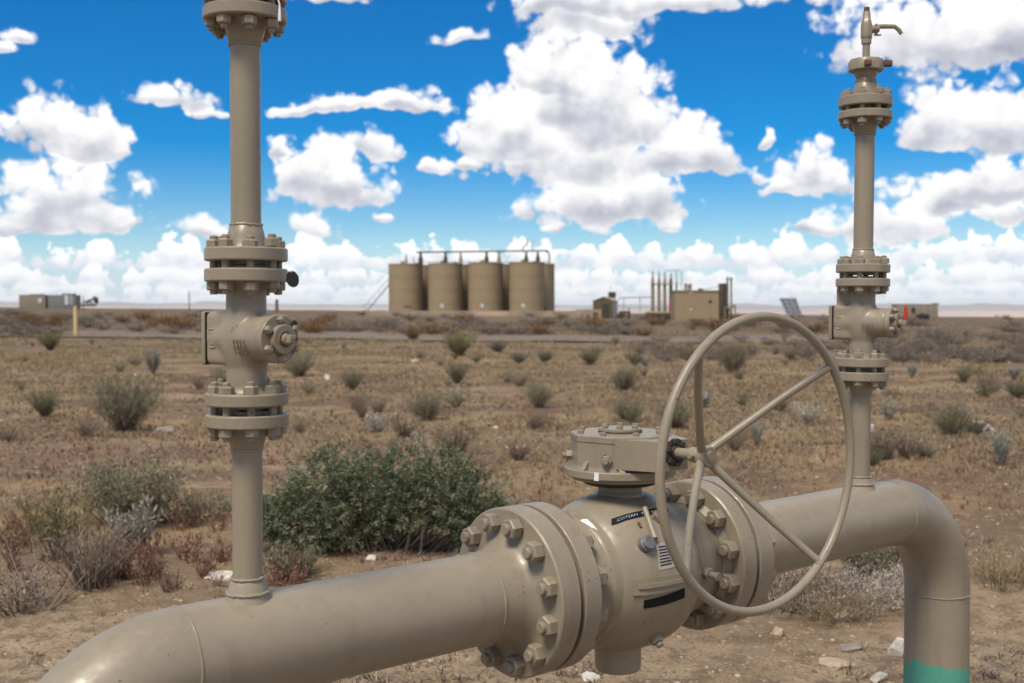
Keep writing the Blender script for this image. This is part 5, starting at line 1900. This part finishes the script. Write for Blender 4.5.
tufts('straw_grass', 95000, 3, 6.0, 100, 6, .075, .0022, 1.3, L_straw, keep_straw, 'short straw coloured dead grass covering the flat', 'grass', .9)
tufts('red_weeds', 15000, 4, 5.2, 30, 8, .060, .0030, .7, L_red, keep_red, 'low reddish brown weeds spread over the soil', 'weeds', .7)
tufts('dead_litter', 42000, 5, 3.6, 26, 4, .045, .0026, 2.4, L_dry, keep_litter, 'broken dead twigs and litter lying on the soil', 'litter', .7)

# red weeds near the left, each its own plant
weed_kinds = [plant('red_weed', 70 + i, 12, .16, .6, .03, .0032, 16, .018, .0042, L_red, L_red, .3, .2, .006, .8) for i in range(3)]
weed_me = [join2('red_weed', *w_) for w_ in weed_kinds]
rw = random.Random(12)
spots = []
for _ in range(40):
    px = rw.choice([rw.uniform(100, 240), rw.uniform(130, 225), rw.uniform(0, 60), rw.uniform(100, 165)])
    py = rw.uniform(525, 592) if px > 60 else rw.uniform(520, 600)
    spots.append((px, py))
spots += [(rw.uniform(265, 300), rw.uniform(572, 590)) for _ in range(8)]
for i, (px, py) in enumerate(spots):
    g0 = ground_at(px, py)
    s = rw.uniform(.6, 1.25)
    o = link('red_weed', weed_me[i % 3], None, T(*g0) @ RZ(rw.uniform(0, 6.28)) @ Matrix.Scale(s, 4))
    tag(o, 'small upright reddish weed in the bare soil left of the riser', 'weed', 'red weeds left of the riser')


# ------------------------------------------------------------------ stones
def rock_mesh(seed, sx, sy, sz, rough=.22, sub=2):
    """angular broken stone: hull of random points on a squarish lump, edges chipped"""
    r = random.Random(seed)
    bm = bmesh.new()
    for _ in range(22 if sub > 1 else 11):
        v = Vector((r.gauss(0, 1), r.gauss(0, 1), r.gauss(0, 1))).normalized()
        k = max(abs(v.x), abs(v.y), abs(v.z))
        v = v / (k ** .55) * r.uniform(.82, 1.0)
        bm.verts.new((v.x * sx, v.y * sy, v.z * sz))
    h = bmesh.ops.convex_hull(bm, input=bm.verts[:])
    bmesh.ops.delete(bm, geom=list({g_ for g_ in h['geom_interior'] + h['geom_unused'] if isinstance(g_, bmesh.types.BMVert)}), context='VERTS')
    if sub > 1:
        bmesh.ops.subdivide_edges(bm, edges=bm.edges[:], cuts=2, use_grid_fill=True)
        bmesh.ops.triangulate(bm, faces=bm.faces[:])
        for v in bm.verts:
            v.co += Vector((r.gauss(0, 1) * sx, r.gauss(0, 1) * sy, r.gauss(0, 1) * sz)) * .022
    for f in bm.faces: f.smooth = False
    me = bpy.data.meshes.new('rock')
    bm.to_mesh(me); bm.free()
    return me


big_rocks = [  # px, py foot, width px, height px, tint, label
    (898, 656, 18, 19, K_white, 'angular white stone just left of the teal pipe foot'),
    (838, 669, 38, 8, K_tan, 'long flat tan stone at the lower right under the handwheel'),
    (853, 652, 22, 9, K_grey, 'small dark flat stone above the long flat stone'),
    (845, 619, 28, 6, K_tan, 'flat tan slab at the edge of the low grey bush'),
    (841, 622, 24, 9, K_grey, 'dark flat stone under the tan slab'),
    (779, 636, 11, 9, K_tan, 'small pale tan stone below the handwheel rim'),
    (880, 681, 20, 9, K_white, 'low white stone at the bottom edge left of the pipe foot'),
    (995, 675, 18, 7, K_grey, 'grey stone right of the teal pipe foot'),
    (221, 580, 34, 7, K_white, 'flat white stone just left of the riser foot'),
    (591, 681, 20, 9, K_white, 'white stone below the drain stub of the valve'),
    (371, 560, 11, 5, K_white, 'white pebble in front of the big green bush'),
    (166, 434, 26, 8, K_grey, 'pale flat stone beside the big lone shrub'),
    (872, 432, 7, 9, K_white, 'white upright stone left of the dark hollow right of the riser'),
    (415, 363, 7, 4, K_white, 'white stone below the leftmost tank'),
    (327, 380, 6, 6, K_white, 'white stone right of the left plug valve'),
    (495, 430, 8, 5, K_white, 'white stone right of the bush top'),
]
for i, (px, py, w_, h_, m_, lab_) in enumerate(big_rocks):
    g0 = ground_at(px, py)
    s = g0.y / F
    me = rock_mesh(100 + i, w_ * s * .55, w_ * s * .40, h_ * s * .75)
    me.materials.append(m_)
    o = link('stone', me, None, T(g0.x, g0.y + w_ * s * .2, g0.z + h_ * s * .22) @ RZ(rr_.uniform(-.4, .4)))
    tag(o, lab_, 'stone')
# bleached branch on the hump
g0 = ground_at(984, 432)
s = g0.y / F
o = MB().tube([g0 + Vector((-12 * s, 0, 10 * s)), g0 + Vector((-2 * s, 0, 9 * s)), g0 + Vector((6 * s, .05, 4 * s)), g0 + Vector((12 * s, .05, .5 * s))], [1.2 * s, 2.2 * s, 3 * s, 1.6 * s], 7).tube([g0 + Vector((4 * s, .05, 5 * s)), g0 + Vector((-5 * s, -.1, 1 * s))], [2 * s, 1 * s], 6).build('driftwood', K_white)
tag(o, 'bleached white forked branch lying on the sandy hump at right', 'branch')
kinds = []
for i in range(6):
    me = rock_mesh(300 + i, .5, .42, .30, .3, 1)
    me.materials.append((K_white, K_tan, K_grey)[i % 3]); kinds.append(me)
rw = random.Random(77)
for i in range(120):
    if i < 80:
        px, py = rw.uniform(0, 1024), 683 - (683 - 345) * rw.random() ** .55
    else:
        px, py = rw.uniform(620, 1024), rw.uniform(600, 683)
    g0 = ground_at(px, py)
    s = g0.y / F * rw.uniform(1.6, 4.5)
    o = link('stone', kinds[rw.choice([0, 0, 1, 3, 4, 2, 5])], None, T(g0.x, g0.y, g0.z + s * .08) @ RZ(rw.uniform(0, 6.28)) @ Matrix.Diagonal((s * rw.uniform(.8, 1.6), s, s * rw.uniform(.6, 1.1), 1)))
    tag(o, 'small loose stone lying on the desert soil', 'stone', 'small loose stones on the soil')
# pebbles and clods
def pebbles(name, n, seed, smin, smax, m, label):
    r, x, y = fast_hits(n, seed, 3.4, 16, .5)
    z = hgt(x, y)
    N = len(x)
    s = (smin + (smax - smin) * r.uniform(0, 1, N) ** 3) * np.maximum(1, y / 8)
    cube = np.array([[-1, -1, -.5], [1, -1, -.5], [1, 1, -.5], [-1, 1, -.5], [-.6, -.6, .6], [.6, -.6, .6], [.6, .6, .6], [-.6, .6, .6]], float)
    q = np.array([[0, 1, 5, 4], [1, 2, 6, 5], [2, 3, 7, 6], [3, 0, 4, 7], [4, 5, 6, 7]])
    a = r.uniform(0, 6.28, N)
    c = cube[None] * (1 + r.normal(0, .22, (N, 8, 3)))
    c = np.stack([c[..., 0] * np.cos(a)[:, None] - c[..., 1] * np.sin(a)[:, None], c[..., 0] * np.sin(a)[:, None] + c[..., 1] * np.cos(a)[:, None], c[..., 2] * .7], -1)
    V = (np.stack([x, y, z + s * .1], -1)[:, None] + c * s[:, None, None]).reshape(-1, 3)
    Q = (np.arange(N)[:, None, None] * 8 + q[None]).reshape(-1, 4)
    o = link(name, arr_mesh(name, V, Q, m, np.repeat(r.uniform(0, 1, N), 8)))
    tag(o, label, 'pebbles', None, 'stuff')


M_peb = tinted('pebble', [(0, (.16, .11, .075)), (.5, (.27, .19, .125)), (.93, (.36, .275, .19)), (1, (.56, .49, .40))], .95, 0)
pebbles('pebbles', 42000, 9, .002, .012, M_peb, 'small pebbles and clods strewn over the near soil')

# ------------------------------------------------------------------ air
m = bpy.data.materials.new('air'); m.use_nodes = True
g = G(m.node_tree)
pv = g.n('ShaderNodeVolumePrincipled')
pv.inputs['Color'].default_value = (.84, .92, 1, 1)
pv.inputs['Density'].default_value = 5e-5
pv.inputs['Anisotropy'].default_value = 0
ou = g.n('ShaderNodeOutputMaterial'); g.L.new(pv.outputs[0], ou.inputs['Volume'])
zs = []
for nm_ in ('ground', 'plain', 'scrub_ridge', 'mountains'):
    zs += [v.co.z for v in bpy.data.objects[nm_].data.vertices]
z0_, z1_ = min(zs) - 1, max(zs) + 3
HB = MB().box(36000, 36000, z1_ - z0_).build('haze', m, None, T(0, 0, (z0_ + z1_) / 2))
tag(HB, 'thin blue air between here and the far mountains', 'haze', None, 'stuff')
